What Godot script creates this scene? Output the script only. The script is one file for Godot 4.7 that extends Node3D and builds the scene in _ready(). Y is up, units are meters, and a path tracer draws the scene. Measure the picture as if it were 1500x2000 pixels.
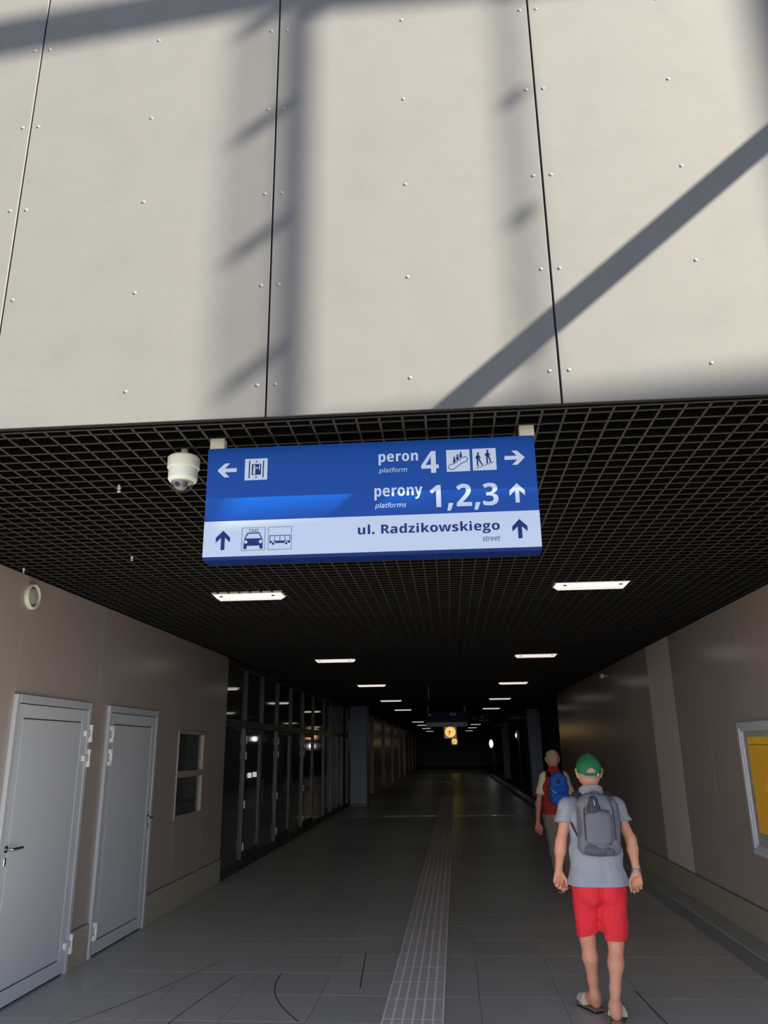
extends Node3D
# A station underpass seen from its sunlit entrance. z runs out of the passage towards the camera, the facade stands at z = 0, the floor is y = 0.

const CEIL := 3.145      # underside of the facade and of the lattice ceiling
const XL := -3.331       # left wall face
const XR := 2.881        # right wall face
const SEAM := -0.740     # a facade seam; the panels are 1.256 m apart
const FAR := -78.0
var SUN := Vector3(1.8, 1.475, 1.0).normalized()   # towards the sun
var M := {}
var taken := {}
var rng := RandomNumberGenerator.new()

# ------------------------------------------------------------------ geometry
class G:
	var v := PackedVector3Array()
	var n := PackedVector3Array()
	func tri(a: Vector3, b: Vector3, c: Vector3, hint: Vector3) -> void:
		var m := (c - a).cross(b - a)
		if m.length_squared() < 1e-18:
			return
		if m.dot(hint) < 0.0:
			m = -m
			v.append_array([a, c, b])
		else:
			v.append_array([a, b, c])
		m = m.normalized()
		n.append_array([m, m, m])
	func quad(a: Vector3, b: Vector3, c: Vector3, d: Vector3, hint: Vector3) -> void:
		tri(a, b, c, hint)
		tri(a, c, d, hint)
	func tri_n(a: Vector3, b: Vector3, c: Vector3, na: Vector3, nb: Vector3, nc: Vector3) -> void:
		var m := (c - a).cross(b - a)
		if m.length_squared() < 1e-18:
			return
		if m.dot(na + nb + nc) < 0.0:
			v.append_array([a, c, b])
			n.append_array([na, nc, nb])
		else:
			v.append_array([a, b, c])
			n.append_array([na, nb, nc])
	func box(c: Vector3, s: Vector3, b := 0.0, r := Basis()) -> G:
		var h := s * 0.5
		b = minf(b, minf(h.x, minf(h.y, h.z)) * 0.9)
		var axes := [Vector3(1, 0, 0), Vector3(0, 1, 0), Vector3(0, 0, 1)]
		for k in 3:
			for sg in [-1.0, 1.0]:
				var u: Vector3 = axes[(k + 1) % 3]
				var w: Vector3 = axes[(k + 2) % 3]
				var o: Vector3 = axes[k] * sg * h[k]
				var hu: Vector3 = u * (h[(k + 1) % 3] - b)
				var hw: Vector3 = w * (h[(k + 2) % 3] - b)
				quad(c + r * (o - hu - hw), c + r * (o + hu - hw), c + r * (o + hu + hw), c + r * (o - hu + hw), r * (axes[k] * sg))
		if b > 0.0:
			for k in 3:
				var a1: int = (k + 1) % 3
				var a2: int = (k + 2) % 3
				for s1 in [-1.0, 1.0]:
					for s2 in [-1.0, 1.0]:
						var e: Vector3 = axes[k] * (h[k] - b)
						var p: Vector3 = axes[a1] * s1 * h[a1] + axes[a2] * s2 * (h[a2] - b)
						var q: Vector3 = axes[a1] * s1 * (h[a1] - b) + axes[a2] * s2 * h[a2]
						quad(c + r * (p - e), c + r * (p + e), c + r * (q + e), c + r * (q - e), r * (axes[a1] * s1 + axes[a2] * s2))
			for sx in [-1.0, 1.0]:
				for sy in [-1.0, 1.0]:
					for sz in [-1.0, 1.0]:
						var t := Vector3(sx, sy, sz)
						tri(c + r * (Vector3(h.x, h.y - b, h.z - b) * t), c + r * (Vector3(h.x - b, h.y, h.z - b) * t), c + r * (Vector3(h.x - b, h.y - b, h.z) * t), r * t)
		return self
	func lathe(o: Vector3, profile: Array, segs := 24, r := Basis()) -> G:   # profile: Vector2(radius, height) from top or bottom along the axis y
		for i in profile.size() - 1:
			var p: Vector2 = profile[i]
			var q: Vector2 = profile[i + 1]
			var t := q - p
			var out := Vector2(-t.y, t.x).normalized() if t.y < 0.0 else Vector2(t.y, -t.x).normalized()
			if t.y == 0.0:
				out = Vector2(0, 1.0 if (q.x < p.x) == (i > 0 and p.y > (profile[0] as Vector2).y) else -1.0)
			for k in segs:
				var a := TAU * k / segs
				var b := TAU * (k + 1) / segs
				var ca := Vector3(cos(a), 0, sin(a))
				var cb := Vector3(cos(b), 0, sin(b))
				var na := r * (ca * out.x + Vector3.UP * out.y)
				var nb := r * (cb * out.x + Vector3.UP * out.y)
				var p1 := o + r * (ca * p.x + Vector3.UP * p.y)
				var p2 := o + r * (cb * p.x + Vector3.UP * p.y)
				var q1 := o + r * (ca * q.x + Vector3.UP * q.y)
				var q2 := o + r * (cb * q.x + Vector3.UP * q.y)
				tri_n(p1, p2, q2, na, nb, nb)
				tri_n(p1, q2, q1, na, nb, na)
		return self
	func tube(pts: Array, rad: float, segs := 10, flat := 1.0) -> G:
		var frames := []
		for i in pts.size():
			var d: Vector3 = (pts[mini(i + 1, pts.size() - 1)] - pts[maxi(i - 1, 0)]).normalized()
			var up := Vector3.UP if absf(d.y) < 0.9 else Vector3.BACK
			var x := up.cross(d).normalized()
			frames.append([x, d.cross(x), d])
		for i in pts.size() - 1:
			for k in segs:
				var e := []
				for w in [[i, k], [i, k + 1], [i + 1, k + 1], [i + 1, k]]:
					var a: float = TAU * w[1] / segs
					var f: Array = frames[w[0]]
					e.append([pts[w[0]] + (f[0] * cos(a) + f[1] * sin(a) * flat) * rad, (f[0] * cos(a) * flat + f[1] * sin(a)).normalized()])
				tri_n(e[0][0], e[1][0], e[2][0], e[0][1], e[1][1], e[2][1])
				tri_n(e[0][0], e[2][0], e[3][0], e[0][1], e[2][1], e[3][1])
		for w in [0, pts.size() - 1]:
			var f: Array = frames[w]
			for k in segs:
				var a: float = TAU * k / segs
				var b: float = TAU * (k + 1) / segs
				tri(pts[w], pts[w] + (f[0] * cos(a) + f[1] * sin(a) * flat) * rad, pts[w] + (f[0] * cos(b) + f[1] * sin(b) * flat) * rad, f[2] * (-1.0 if w == 0 else 1.0))
		return self
	func prism(poly: PackedVector2Array, z0: float, z1: float) -> G:   # a flat outline given a thickness along z
		var ids := Geometry2D.triangulate_polygon(poly)
		for i in range(0, ids.size(), 3):
			var a := poly[ids[i]]
			var b := poly[ids[i + 1]]
			var c := poly[ids[i + 2]]
			tri(Vector3(a.x, a.y, z1), Vector3(b.x, b.y, z1), Vector3(c.x, c.y, z1), Vector3.BACK)
			tri(Vector3(a.x, a.y, z0), Vector3(b.x, b.y, z0), Vector3(c.x, c.y, z0), Vector3.FORWARD)
		var turn := -1.0 if Geometry2D.is_polygon_clockwise(poly) else 1.0
		for i in poly.size():
			var a := poly[i]
			var b := poly[(i + 1) % poly.size()]
			var o := Vector3(b.y - a.y, a.x - b.x, 0) * turn
			quad(Vector3(a.x, a.y, z0), Vector3(b.x, b.y, z0), Vector3(b.x, b.y, z1), Vector3(a.x, a.y, z1), o)
		return self
	func ball(c: Vector3, r: Vector3, segs := 16, rings := 10, from := -0.5, to := 0.5) -> G:
		for i in rings:
			var a := PI * lerpf(from, to, float(i) / rings)
			var b := PI * lerpf(from, to, float(i + 1) / rings)
			for k in segs:
				var e := []
				for w in [[a, k], [a, k + 1], [b, k + 1], [b, k]]:
					var t: float = TAU * w[1] / segs
					e.append(Vector3(cos(w[0]) * cos(t), sin(w[0]), cos(w[0]) * sin(t)))
				tri_n(c + e[0] * r, c + e[1] * r, c + e[2] * r, (e[0] / r).normalized(), (e[1] / r).normalized(), (e[2] / r).normalized())
				tri_n(c + e[0] * r, c + e[2] * r, c + e[3] * r, (e[0] / r).normalized(), (e[2] / r).normalized(), (e[3] / r).normalized())
		return self
	func mesh() -> ArrayMesh:
		var a := []
		a.resize(Mesh.ARRAY_MAX)
		a[Mesh.ARRAY_VERTEX] = v
		a[Mesh.ARRAY_NORMAL] = n
		var m := ArrayMesh.new()
		m.add_surface_from_arrays(Mesh.PRIMITIVE_TRIANGLES, a)
		return m

# a body as a field of tapered capsules joined smoothly, meshed with surface nets
static func cap(a: Vector3, b: Vector3, ra: float, rb: float, sz := 1.0) -> Array:
	return [a, b, ra, rb, sz]

func net(g: G, prims: Array, cell: float, k: float, cuts := [], carve := [], wobble := 0.0) -> void:
	var lo := Vector3.INF
	var hi := -Vector3.INF
	for p in prims:
		var r := maxf(p[2], p[3]) + k * 0.3 + 2.5 * cell
		lo = lo.min((p[0] as Vector3).min(p[1]) - Vector3.ONE * r)
		hi = hi.max((p[0] as Vector3).max(p[1]) + Vector3.ONE * r)
	var nx := int((hi.x - lo.x) / cell) + 2
	var ny := int((hi.y - lo.y) / cell) + 2
	var nz := int((hi.z - lo.z) / cell) + 2
	var nxy := nx * ny
	var f := PackedFloat32Array()
	f.resize(nxy * nz)
	f.fill(1.0)
	for pass_no in 2:
		for p in (prims if pass_no == 0 else carve):
			var sz: float = p[4]
			var sc := Vector3(1, 1, 1.0 / sz)
			var a: Vector3 = p[0]
			var ab: Vector3 = (p[1] - a) * sc
			var l2 := maxf(ab.length_squared(), 1e-9)
			var ra: float = p[2]
			var dr: float = p[3] - ra
			var reach := Vector3.ONE * (maxf(p[2], p[3]) + k + 2.0 * cell)
			var s0 := ((a.min(p[1]) - reach - lo) / cell).floor()
			var s1 := ((a.max(p[1]) + reach - lo) / cell).ceil()
			for kk in range(maxi(0, int(s0.z)), mini(nz - 1, int(s1.z)) + 1):
				for j in range(maxi(0, int(s0.y)), mini(ny - 1, int(s1.y)) + 1):
					var row := kk * nxy + j * nx
					for i in range(maxi(0, int(s0.x)), mini(nx - 1, int(s1.x)) + 1):
						var q := (lo + Vector3(i, j, kk) * cell - a) * sc
						var t := clampf(q.dot(ab) / l2, 0.0, 1.0)
						var d := (q - ab * t).length() - (ra + dr * t)
						var o := f[row + i]
						if pass_no == 1:
							f[row + i] = maxf(o, -d)
						else:
							var h := maxf(k - absf(o - d), 0.0)
							f[row + i] = minf(o, d) - h * h * 0.25 / k
	var noise := FastNoiseLite.new()
	noise.seed = 5
	noise.frequency = 9.0
	if wobble > 0.0 or cuts:
		for kk in nz:
			for j in ny:
				for i in nx:
					var at := kk * nxy + j * nx + i
					var d := f[at]
					if d > 0.06:
						continue
					var p := lo + Vector3(i, j, kk) * cell
					if wobble > 0.0:
						d += noise.get_noise_3d(p.x, p.y * 0.8, p.z) * wobble
					for c in cuts:   # [point, outward normal, radius it works in]
						if p.distance_squared_to(c[0]) < c[2] * c[2]:
							d = maxf(d, (p - c[0]).dot(c[1]))
					f[at] = d
	var id := PackedInt32Array()
	id.resize(nxy * nz)
	id.fill(-1)
	var pos := PackedVector3Array()
	var corner := [0, 1, nx, nx + 1, nxy, nxy + 1, nxy + nx, nxy + nx + 1]
	var off := [Vector3(0, 0, 0), Vector3(1, 0, 0), Vector3(0, 1, 0), Vector3(1, 1, 0), Vector3(0, 0, 1), Vector3(1, 0, 1), Vector3(0, 1, 1), Vector3(1, 1, 1)]
	var edges := [[0, 1], [2, 3], [4, 5], [6, 7], [0, 2], [1, 3], [4, 6], [5, 7], [0, 4], [1, 5], [2, 6], [3, 7]]
	for kk in nz - 1:
		for j in ny - 1:
			for i in nx - 1:
				var at := kk * nxy + j * nx + i
				if absf(f[at]) > cell * 2.5:
					continue
				var inside := 0
				for c in 8:
					if f[at + corner[c]] < 0.0:
						inside += 1
				if inside == 0 or inside == 8:
					continue
				var sum := Vector3.ZERO
				var num := 0
				for e in edges:
					var d0 := f[at + corner[e[0]]]
					var d1 := f[at + corner[e[1]]]
					if (d0 < 0.0) != (d1 < 0.0):
						sum += (off[e[0]] as Vector3).lerp(off[e[1]], d0 / (d0 - d1))
						num += 1
				id[at] = pos.size()
				pos.append(lo + (Vector3(i, j, kk) + sum / num) * cell)
	var tris := PackedInt32Array()
	var steps := [1, nx, nxy]
	for kk in range(1, nz - 1):
		for j in range(1, ny - 1):
			for i in range(1, nx - 1):
				var at := kk * nxy + j * nx + i
				if id[at] < 0:
					continue
				var a := f[at]
				for ax in 3:
					var b := f[at + steps[ax]]
					if (a < 0.0) == (b < 0.0):
						continue
					var u: int = steps[(ax + 1) % 3]
					var w: int = steps[(ax + 2) % 3]
					var q := [id[at], id[at - u], id[at - u - w], id[at - w]]
					if q.min() < 0:
						continue
					if a < 0.0:
						tris.append_array([q[0], q[2], q[1], q[0], q[3], q[2]])
					else:
						tris.append_array([q[0], q[1], q[2], q[0], q[2], q[3]])
	var nor := PackedVector3Array()
	nor.resize(pos.size())
	for i in range(0, tris.size(), 3):
		var m := (pos[tris[i + 2]] - pos[tris[i]]).cross(pos[tris[i + 1]] - pos[tris[i]])
		for c in 3:
			nor[tris[i + c]] += m
	for t in tris:
		g.v.append(pos[t])
		g.n.append(nor[t].normalized())

# ------------------------------------------------------------------ nodes
func numbered(called: String) -> String:
	var k: int = taken.get(called, 0)
	taken[called] = k + 1
	return called if k == 0 else "%s_%03d" % [called, k]

func tag(o: Node3D, label := "", category := "", group := "", kind := "") -> Node3D:
	for w in [["label", label], ["category", category], ["group", group], ["kind", kind]]:
		if w[1]:
			o.set_meta(w[0], w[1])
	return o

func thing(called: String, label: String, category: String, at := Vector3.ZERO, group := "") -> Node3D:
	var o := Node3D.new()
	o.name = numbered(called)
	o.position = at
	add_child(o)
	return tag(o, label, category, group)

func put(called: String, mesh: Mesh, m: Material, parent: Node = null, at := Vector3.ZERO) -> MeshInstance3D:
	var o := MeshInstance3D.new()
	o.name = called if parent else numbered(called)
	o.mesh = mesh
	o.material_override = m
	o.position = at
	if parent:
		parent.add_child(o, true)
	else:
		add_child(o)
	return o

func piece(called: String, g: G, m: Material, parent: Node = null, at := Vector3.ZERO) -> MeshInstance3D:
	return put(called, g.mesh(), m, parent, at)

func struct(called: String, g: G, m: Material, label: String) -> MeshInstance3D:
	var o := piece(called, g, m)
	tag(o, label, "", "", "structure")
	return o

func span(x0: float, x1: float, y0: float, y1: float, z0: float, z1: float, b := 0.0) -> G:
	return G.new().box(Vector3(x0 + x1, y0 + y1, z0 + z1) * 0.5, Vector3(absf(x1 - x0), absf(y1 - y0), absf(z1 - z0)), b)

# ------------------------------------------------------------------ materials
func noise_tex(freq: float, ramp: Array, seed_no := 1, bump := 0.0, size := 512, octaves := 4) -> NoiseTexture2D:
	var f := FastNoiseLite.new()
	f.seed = seed_no
	f.frequency = freq
	f.fractal_octaves = octaves
	var t := NoiseTexture2D.new()
	t.width = size
	t.height = size
	t.seamless = true
	t.noise = f
	if bump > 0.0:
		t.as_normal_map = true
		t.bump_strength = bump
	elif ramp:
		var g := Gradient.new()
		g.offsets = PackedFloat32Array(range(ramp.size()).map(func(i): return float(i) / (ramp.size() - 1)))
		g.colors = PackedColorArray(ramp)
		t.color_ramp = g
	return t

func mat(c: Color, rough := 0.6, metal := 0.0) -> StandardMaterial3D:
	var m := StandardMaterial3D.new()
	m.albedo_color = c
	m.roughness = rough
	m.metallic = metal
	return m

func grain(m: StandardMaterial3D, tex: Texture2D, scale: float, normal: Texture2D = null, depth := 0.5) -> StandardMaterial3D:
	m.uv1_triplanar = true
	m.uv1_world_triplanar = true
	m.uv1_scale = Vector3.ONE * scale
	if tex:
		m.albedo_texture = tex
	if normal:
		m.normal_enabled = true
		m.normal_texture = normal
		m.normal_scale = depth
	return m

func glow(c: Color, e: float) -> StandardMaterial3D:
	var m := mat(Color(0.8, 0.8, 0.8), 0.4)
	m.emission_enabled = true
	m.emission = c
	m.emission_energy_multiplier = e
	return m

func grey(v: float) -> Color:
	return Color(v, v, v)

func materials() -> void:
	var mottle := noise_tex(0.012, [grey(0.955), grey(0.985), grey(1.0), grey(0.97)], 3)
	var fine := noise_tex(0.12, [grey(0.86), grey(1.0)], 4)
	var bumps := noise_tex(0.1, [], 6, 3.0)
	var weave := noise_tex(0.22, [], 8, 5.0)
	var speck := noise_tex(0.16, [grey(0.15), grey(0.30), grey(0.95), grey(0.45), grey(1.0), grey(0.6)], 9, 0.0, 512, 2)
	M.cement = grain(mat(Color(0.325, 0.326, 0.317), 0.85), mottle, 0.35, bumps, 0.02)
	M.backing = mat(Color(0.07, 0.07, 0.07), 0.9)
	M.rivet = mat(Color(0.39, 0.39, 0.38), 0.45)
	M.wall = grain(mat(Color(0.70, 0.648, 0.63), 0.23), fine, 2.0)
	M.wall_right = grain(mat(Color(0.755, 0.695, 0.66), 0.22), fine, 2.0)
	M.wall_pale = grain(mat(Color(1.0, 0.925, 0.89), 0.3), fine, 2.0)
	M.plinth = grain(mat(Color(0.92, 0.90, 0.80), 0.5), speck, 0.8)
	M.tile = [grain(mat(Color(0.76, 0.765, 0.73), 0.36), fine, 1.5), grain(mat(Color(0.745, 0.75, 0.715), 0.38), fine, 1.7), grain(mat(Color(0.77, 0.77, 0.735), 0.35), fine, 1.3)]
	M.grout = mat(Color(0.60, 0.60, 0.59), 0.9)
	M.drain = mat(Color(0.10, 0.10, 0.10), 0.7)
	M.scuff = mat(Color(0.16, 0.16, 0.16), 0.7)
	M.tactile = grain(mat(Color(0.86, 0.84, 0.815), 0.6), fine, 6.0)
	M.tactile_line = mat(Color(1.0, 0.99, 0.97), 0.7)
	M.paving = grain(mat(Color(0.37, 0.37, 0.365), 0.85), mottle, 0.8)
	M.edge = mat(Color(0.275, 0.263, 0.25), 0.7)
	M.edge.metallic_specular = 0.25
	M.lattice = mat(Color(0.055, 0.053, 0.05), 0.8)
	M.lattice.metallic_specular = 0.2
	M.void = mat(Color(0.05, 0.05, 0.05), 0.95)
	M.blue = mat(Color(0.0, 0.23, 0.525), 0.28)
	M.blue.metallic_specular = 0.3
	M.blue_dark = mat(Color(0.0, 0.125, 0.37), 0.4)
	M.blue_dark.metallic_specular = 0.3
	M.white = mat(Color(0.665, 0.71, 0.765), 0.3)
	M.cream = mat(Color(0.80, 0.77, 0.70), 0.55)
	M.camera = mat(Color(0.86, 0.87, 0.82), 0.4)
	M.grille = mat(Color(0.68, 0.67, 0.65), 0.6)
	M.dome = mat(Color(0.10, 0.10, 0.11, 0.35), 0.05)
	M.dome.transparency = BaseMaterial3D.TRANSPARENCY_ALPHA
	M.dark = mat(Color(0.05, 0.05, 0.055), 0.5)
	M.joint = mat(Color(0.70, 0.70, 0.70), 0.07, 1.0)
	M.steel = mat(Color(0.72, 0.72, 0.72), 0.22, 1.0)
	M.brushed = mat(Color(0.62, 0.63, 0.65), 0.4, 0.6)
	M.door = mat(Color(0.755, 0.785, 0.825), 0.42)
	M.door_frame = mat(Color(0.70, 0.72, 0.755), 0.42)
	M.hinge = mat(Color(0.86, 0.86, 0.85), 0.4)
	M.groove = mat(Color(0.05, 0.05, 0.055), 0.8)
	M.glass = mat(Color(0.45, 0.50, 0.48, 0.18), 0.04)
	M.glass.transparency = BaseMaterial3D.TRANSPARENCY_ALPHA
	M.clear = mat(Color(0.8, 0.82, 0.8, 0.04), 0.04)
	M.clear.transparency = BaseMaterial3D.TRANSPARENCY_ALPHA
	M.fin = mat(Color(0.25, 0.30, 0.30, 0.24), 0.4)
	M.fin.transparency = BaseMaterial3D.TRANSPARENCY_ALPHA
	M.alu = mat(Color(0.25, 0.25, 0.25), 0.4, 0.3)
	M.column = mat(Color(0.55, 0.61, 0.70), 0.5)
	M.lamp = glow(Color(1.0, 0.95, 0.92), 0.86)
	M.lamp_far = glow(Color(0.95, 0.93, 0.90), 0.7)
	M.lamp_body = mat(Color(0.80, 0.78, 0.76), 0.5)
	M.clock = glow(Color(1.0, 0.83, 0.47), 0.95)
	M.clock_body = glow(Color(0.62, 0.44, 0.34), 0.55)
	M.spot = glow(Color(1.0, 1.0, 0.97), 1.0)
	M.frame = mat(Color(0.84, 0.86, 0.90), 0.35, 0.1)
	M.mount = mat(Color(0.80, 0.82, 0.77), 0.7)
	M.galvanised = mat(Color(0.45, 0.46, 0.48), 0.5, 0.6)
	M.skin = mat(Color(0.82, 0.585, 0.475), 0.55)
	M.skin.subsurf_scatter_enabled = true
	M.skin.subsurf_scatter_strength = 0.15
	M.skin_dark = mat(Color(0.78, 0.50, 0.41), 0.55)
	M.shirt = grain(mat(Color(0.585, 0.61, 0.655), 0.9), null, 14.0, weave, 0.4)
	M.shorts = grain(mat(Color(0.89, 0.165, 0.225), 0.85), null, 12.0, weave, 0.4)
	M.cap = grain(mat(Color(0.09, 0.42, 0.25), 0.85), null, 16.0, weave, 0.4)
	M.pack = grain(mat(Color(0.415, 0.425, 0.465), 0.8), null, 16.0, weave, 0.5)
	M.pack_dark = grain(mat(Color(0.24, 0.24, 0.29), 0.85), null, 20.0, weave, 0.6)
	M.pack_mid = grain(mat(Color(0.33, 0.335, 0.38), 0.8), null, 16.0, weave, 0.5)
	M.hair = grain(mat(Color(0.66, 0.58, 0.53), 0.8), null, 20.0, weave, 0.8)
	M.clog = grain(mat(Color(0.80, 0.77, 0.66), 0.85), null, 20.0, weave, 0.4)
	M.cork = grain(mat(Color(0.66, 0.53, 0.40), 0.85), speck, 12.0)
	M.eye = mat(Color(0.9, 0.9, 0.88), 0.2)
	M.lip = mat(Color(0.66, 0.36, 0.33), 0.6)
	M.vest = grain(mat(Color(0.60, 0.13, 0.11), 0.85), null, 12.0, weave, 0.5)
	M.cream_cloth = grain(mat(Color(0.86, 0.80, 0.68), 0.9), null, 12.0, weave, 0.4)
	M.trousers = grain(mat(Color(0.50, 0.45, 0.42), 0.9), null, 12.0, weave, 0.4)
	M.pack_blue = grain(mat(Color(0.07, 0.38, 0.80), 0.7), null, 14.0, weave, 0.4)
	M.shoe = mat(Color(0.06, 0.06, 0.065), 0.6)

# ------------------------------------------------------------------ scene
func _ready() -> void:
	rng.seed = 11
	setup_view()
	materials()
	facade()
	passage()
	ceiling()
	canopy()
	left_wall()
	right_wall()
	shopfront()
	far_end()
	lamps()
	sign_near()
	fittings()
	poster_case()
	tactile()
	man()
	walker()

func setup_view() -> void:
	var cam := Camera3D.new()
	cam.name = "camera"
	cam.fov = rad_to_deg(2.0 * atan(1000.0 / 1502.76))
	cam.far = 400.0
	add_child(cam)
	cam.transform = Transform3D(Basis(Vector3.UP, 0.078345) * Basis(Vector3.RIGHT, 0.298545) * Basis(Vector3.BACK, -0.012833), Vector3(0, 1.7779, 2.9833))
	cam.current = true
	var sky_m := ProceduralSkyMaterial.new()
	sky_m.sky_top_color = Color(0.10, 0.27, 0.48)
	sky_m.sky_horizon_color = Color(0.96, 0.955, 0.94)
	sky_m.ground_bottom_color = Color(0.35, 0.34, 0.32)
	sky_m.ground_horizon_color = Color(0.60, 0.62, 0.64)
	sky_m.sky_energy_multiplier = 2.2
	var sky := Sky.new()
	sky.sky_material = sky_m
	var env := Environment.new()
	env.background_mode = Environment.BG_SKY
	env.sky = sky
	env.tonemap_mode = Environment.TONE_MAPPER_LINEAR
	env.tonemap_exposure = 1.0
	env.sdfgi_enabled = true
	env.ssao_enabled = true
	env.ssil_enabled = true
	var we := WorldEnvironment.new()
	we.name = "surroundings"
	we.environment = env
	add_child(we)
	var sun := DirectionalLight3D.new()
	sun.name = "sun"
	sun.light_color = Color(1.0, 0.955, 0.88)
	sun.light_energy = 10.8
	sun.light_angular_distance = 0.53
	sun.sky_mode = DirectionalLight3D.SKY_MODE_LIGHT_ONLY
	sun.shadow_enabled = true
	add_child(sun)
	sun.look_at_from_position(Vector3.ZERO, -SUN)

func facade() -> void:
	var g := span(-9.0, 7.0, CEIL + 0.02, 6.3, -0.045, -0.012)
	g.box(Vector3(-1.0, 6.25, -0.2), Vector3(16, 0.1, 0.4))
	g.box(Vector3((-9.0 + XL - 0.3) * 0.5, 1.57, -0.15), Vector3(9.0 + XL - 0.3, 3.15, 0.27))
	g.box(Vector3((7.0 + XR + 0.3) * 0.5, 1.57, -0.15), Vector3(7.0 - XR - 0.3, 3.15, 0.27))
	var w := struct("wall_front", g, M.backing, "facade wall above the passage mouth clad in pale fibre cement panels")
	var panel := G.new().box(Vector3(0.628, 1.525, 0), Vector3(1.247, 3.05, 0.009), 0.0015).mesh()
	var rivet := G.new().lathe(Vector3.ZERO, [Vector2(0.0, 0.0042), Vector2(0.004, 0.0036), Vector2(0.0075, 0.002), Vector2(0.0088, 0.0)], 12, Basis(Vector3.RIGHT, PI / 2)).mesh()
	for k in range(-6, 6):
		var p := put("fascia_panel", panel, M.cement, w, Vector3(SEAM + 1.256 * k, CEIL, -0.0045))
		if k < -2 or k > 2:
			continue
		for x in [0.04, 0.625, 1.215]:
			for j in 6:
				put("rivet", rivet, M.rivet, p, Vector3(x, 0.152 + 0.499 * j, 0.0044))
	piece("drip_edge", span(-9.0, 7.0, CEIL - 0.004, CEIL - 0.0003, -0.020, -0.007), M.groove, w)

func passage() -> void:
	# the floor: a bed with tiles laid on it, one by one near the entrance and joined further in
	var bed := span(XL - 0.1, XR + 0.1, -0.25, -0.006, 0.0, FAR)
	var fl := struct("floor", bed, M.grout, "dark grey tiled floor of the underpass")
	var xs := [XL, -2.85, -2.25, -1.65, -1.05, -0.45, 0.15, 0.75, 1.35, 1.95, 2.43]
	var shared := {}
	var rest := G.new()
	for i in xs.size() - 1:
		var w: float = xs[i + 1] - xs[i] - 0.003
		var key := "%.3f" % w
		if not shared.has(key):
			shared[key] = G.new().box(Vector3(0, -0.004, 0), Vector3(w, 0.008, 0.597), 0.0012).mesh()
		for j in 30:
			put("floor_tile", shared[key], M.tile[rng.randi() % 3], fl, Vector3((xs[i] + xs[i + 1]) * 0.5, rng.randf() * 0.0004, -0.3 - 0.6 * j))
		rest.box(Vector3((xs[i] + xs[i + 1]) * 0.5, -0.004, (FAR - 18.0) * 0.5), Vector3(w, 0.008, -FAR - 18.0))
	tag(piece("floor_tiles_beyond", rest, M.tile[0], fl), "", "", "", "stuff")
	for j in 20:
		var z := -2.0 * j
		piece("kerb_slab", span(2.63, XR, -0.05, 0.004, z - 0.003, z - 1.997, 0.002), M.tile[1], fl)
		piece("drain_cover", span(2.437, 2.623, -0.05, -0.012, z - 0.004, z - 1.996, 0.002), M.drain, fl)
	piece("kerb_beyond", span(2.63, XR, -0.05, 0.004, -40, FAR), M.tile[1], fl)
	# dark rubber marks left on the tiles
	for path in [[Vector3(-2.673, 0, -2.896), Vector3(-2.38, 0, -3.6), Vector3(-2.106, 0, -4.499)], [Vector3(-2.017, 0, -2.6), Vector3(-1.95, 0, -3.3), Vector3(-1.839, 0, -4.108)],
			[Vector3(-1.471, 0, -4.196), Vector3(-1.44, 0, -3.8), Vector3(-1.319, 0, -3.4), Vector3(-1.10, 0, -3.0)], [Vector3(-0.834, 0, -4.89), Vector3(-0.767, 0, -3.789)], [Vector3(1.33, 0, -3.798), Vector3(1.40, 0, -2.7)]]:
		var c := Curve3D.new()
		for i in path.size():
			var t: Vector3 = (path[mini(i + 1, path.size() - 1)] - path[maxi(i - 1, 0)]) * 0.22
			c.add_point(path[i] + Vector3(0, 0.0006, 0), -t, t)
		var pts := c.tessellate_even_length(4, 0.08)
		var g := G.new()
		for i in pts.size() - 1:
			var side: Vector3 = (pts[i + 1] - pts[i]).cross(Vector3.UP).normalized() * 0.0045
			g.quad(pts[i] - side, pts[i] + side, pts[i + 1] + side, pts[i + 1] - side, Vector3.UP)
		piece("scuff_mark", g, M.scuff, fl)
	var k := 1
	for z in [-19.7, -42.0, -62.0]:
		var t := struct("trim_%d" % k, span(XL, 2.43, -0.002, 0.004, z, z - 0.12, 0.002), M.joint, ["polished metal expansion joint strip across the floor beside the walker", "second polished metal joint strip deeper in the passage floor", "farthest polished metal joint strip across the passage floor"][k - 1])
		t.position.y = 0.0
		k += 1
	var out := struct("ground_outside", span(-45.0, 45.0, -0.25, -0.002, 0.0, 60.0), M.paving, "pale paved forecourt in front of the passage mouth")
	out.name = "floor_outside"
	struct("roof", span(-9.0, 7.0, 4.0, 4.3, -0.045, FAR - 0.3), M.void, "dark roof slab above the open lattice ceiling")
	struct("wall_back", span(-9.0, 7.0, -0.2, 4.0, FAR, FAR - 0.3), M.alu, "dark far end wall of the passage")

func blade(at: Vector3, size: Vector3) -> ArrayMesh:   # a lattice blade: black sides over a grey lower edge
	var m := G.new().box(at + Vector3(0, 0.003 + (size.y - 0.003) * 0.5, 0), Vector3(size.x, size.y - 0.003, size.z)).mesh()
	var lip := G.new().box(at + Vector3(0, 0.0015, 0), Vector3(size.x, 0.003, size.z))
	var a := []
	a.resize(Mesh.ARRAY_MAX)
	a[Mesh.ARRAY_VERTEX] = lip.v
	a[Mesh.ARRAY_NORMAL] = lip.n
	m.add_surface_from_arrays(Mesh.PRIMITIVE_TRIANGLES, a)
	m.surface_set_material(0, M.lattice)
	m.surface_set_material(1, M.edge)
	return m

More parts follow.
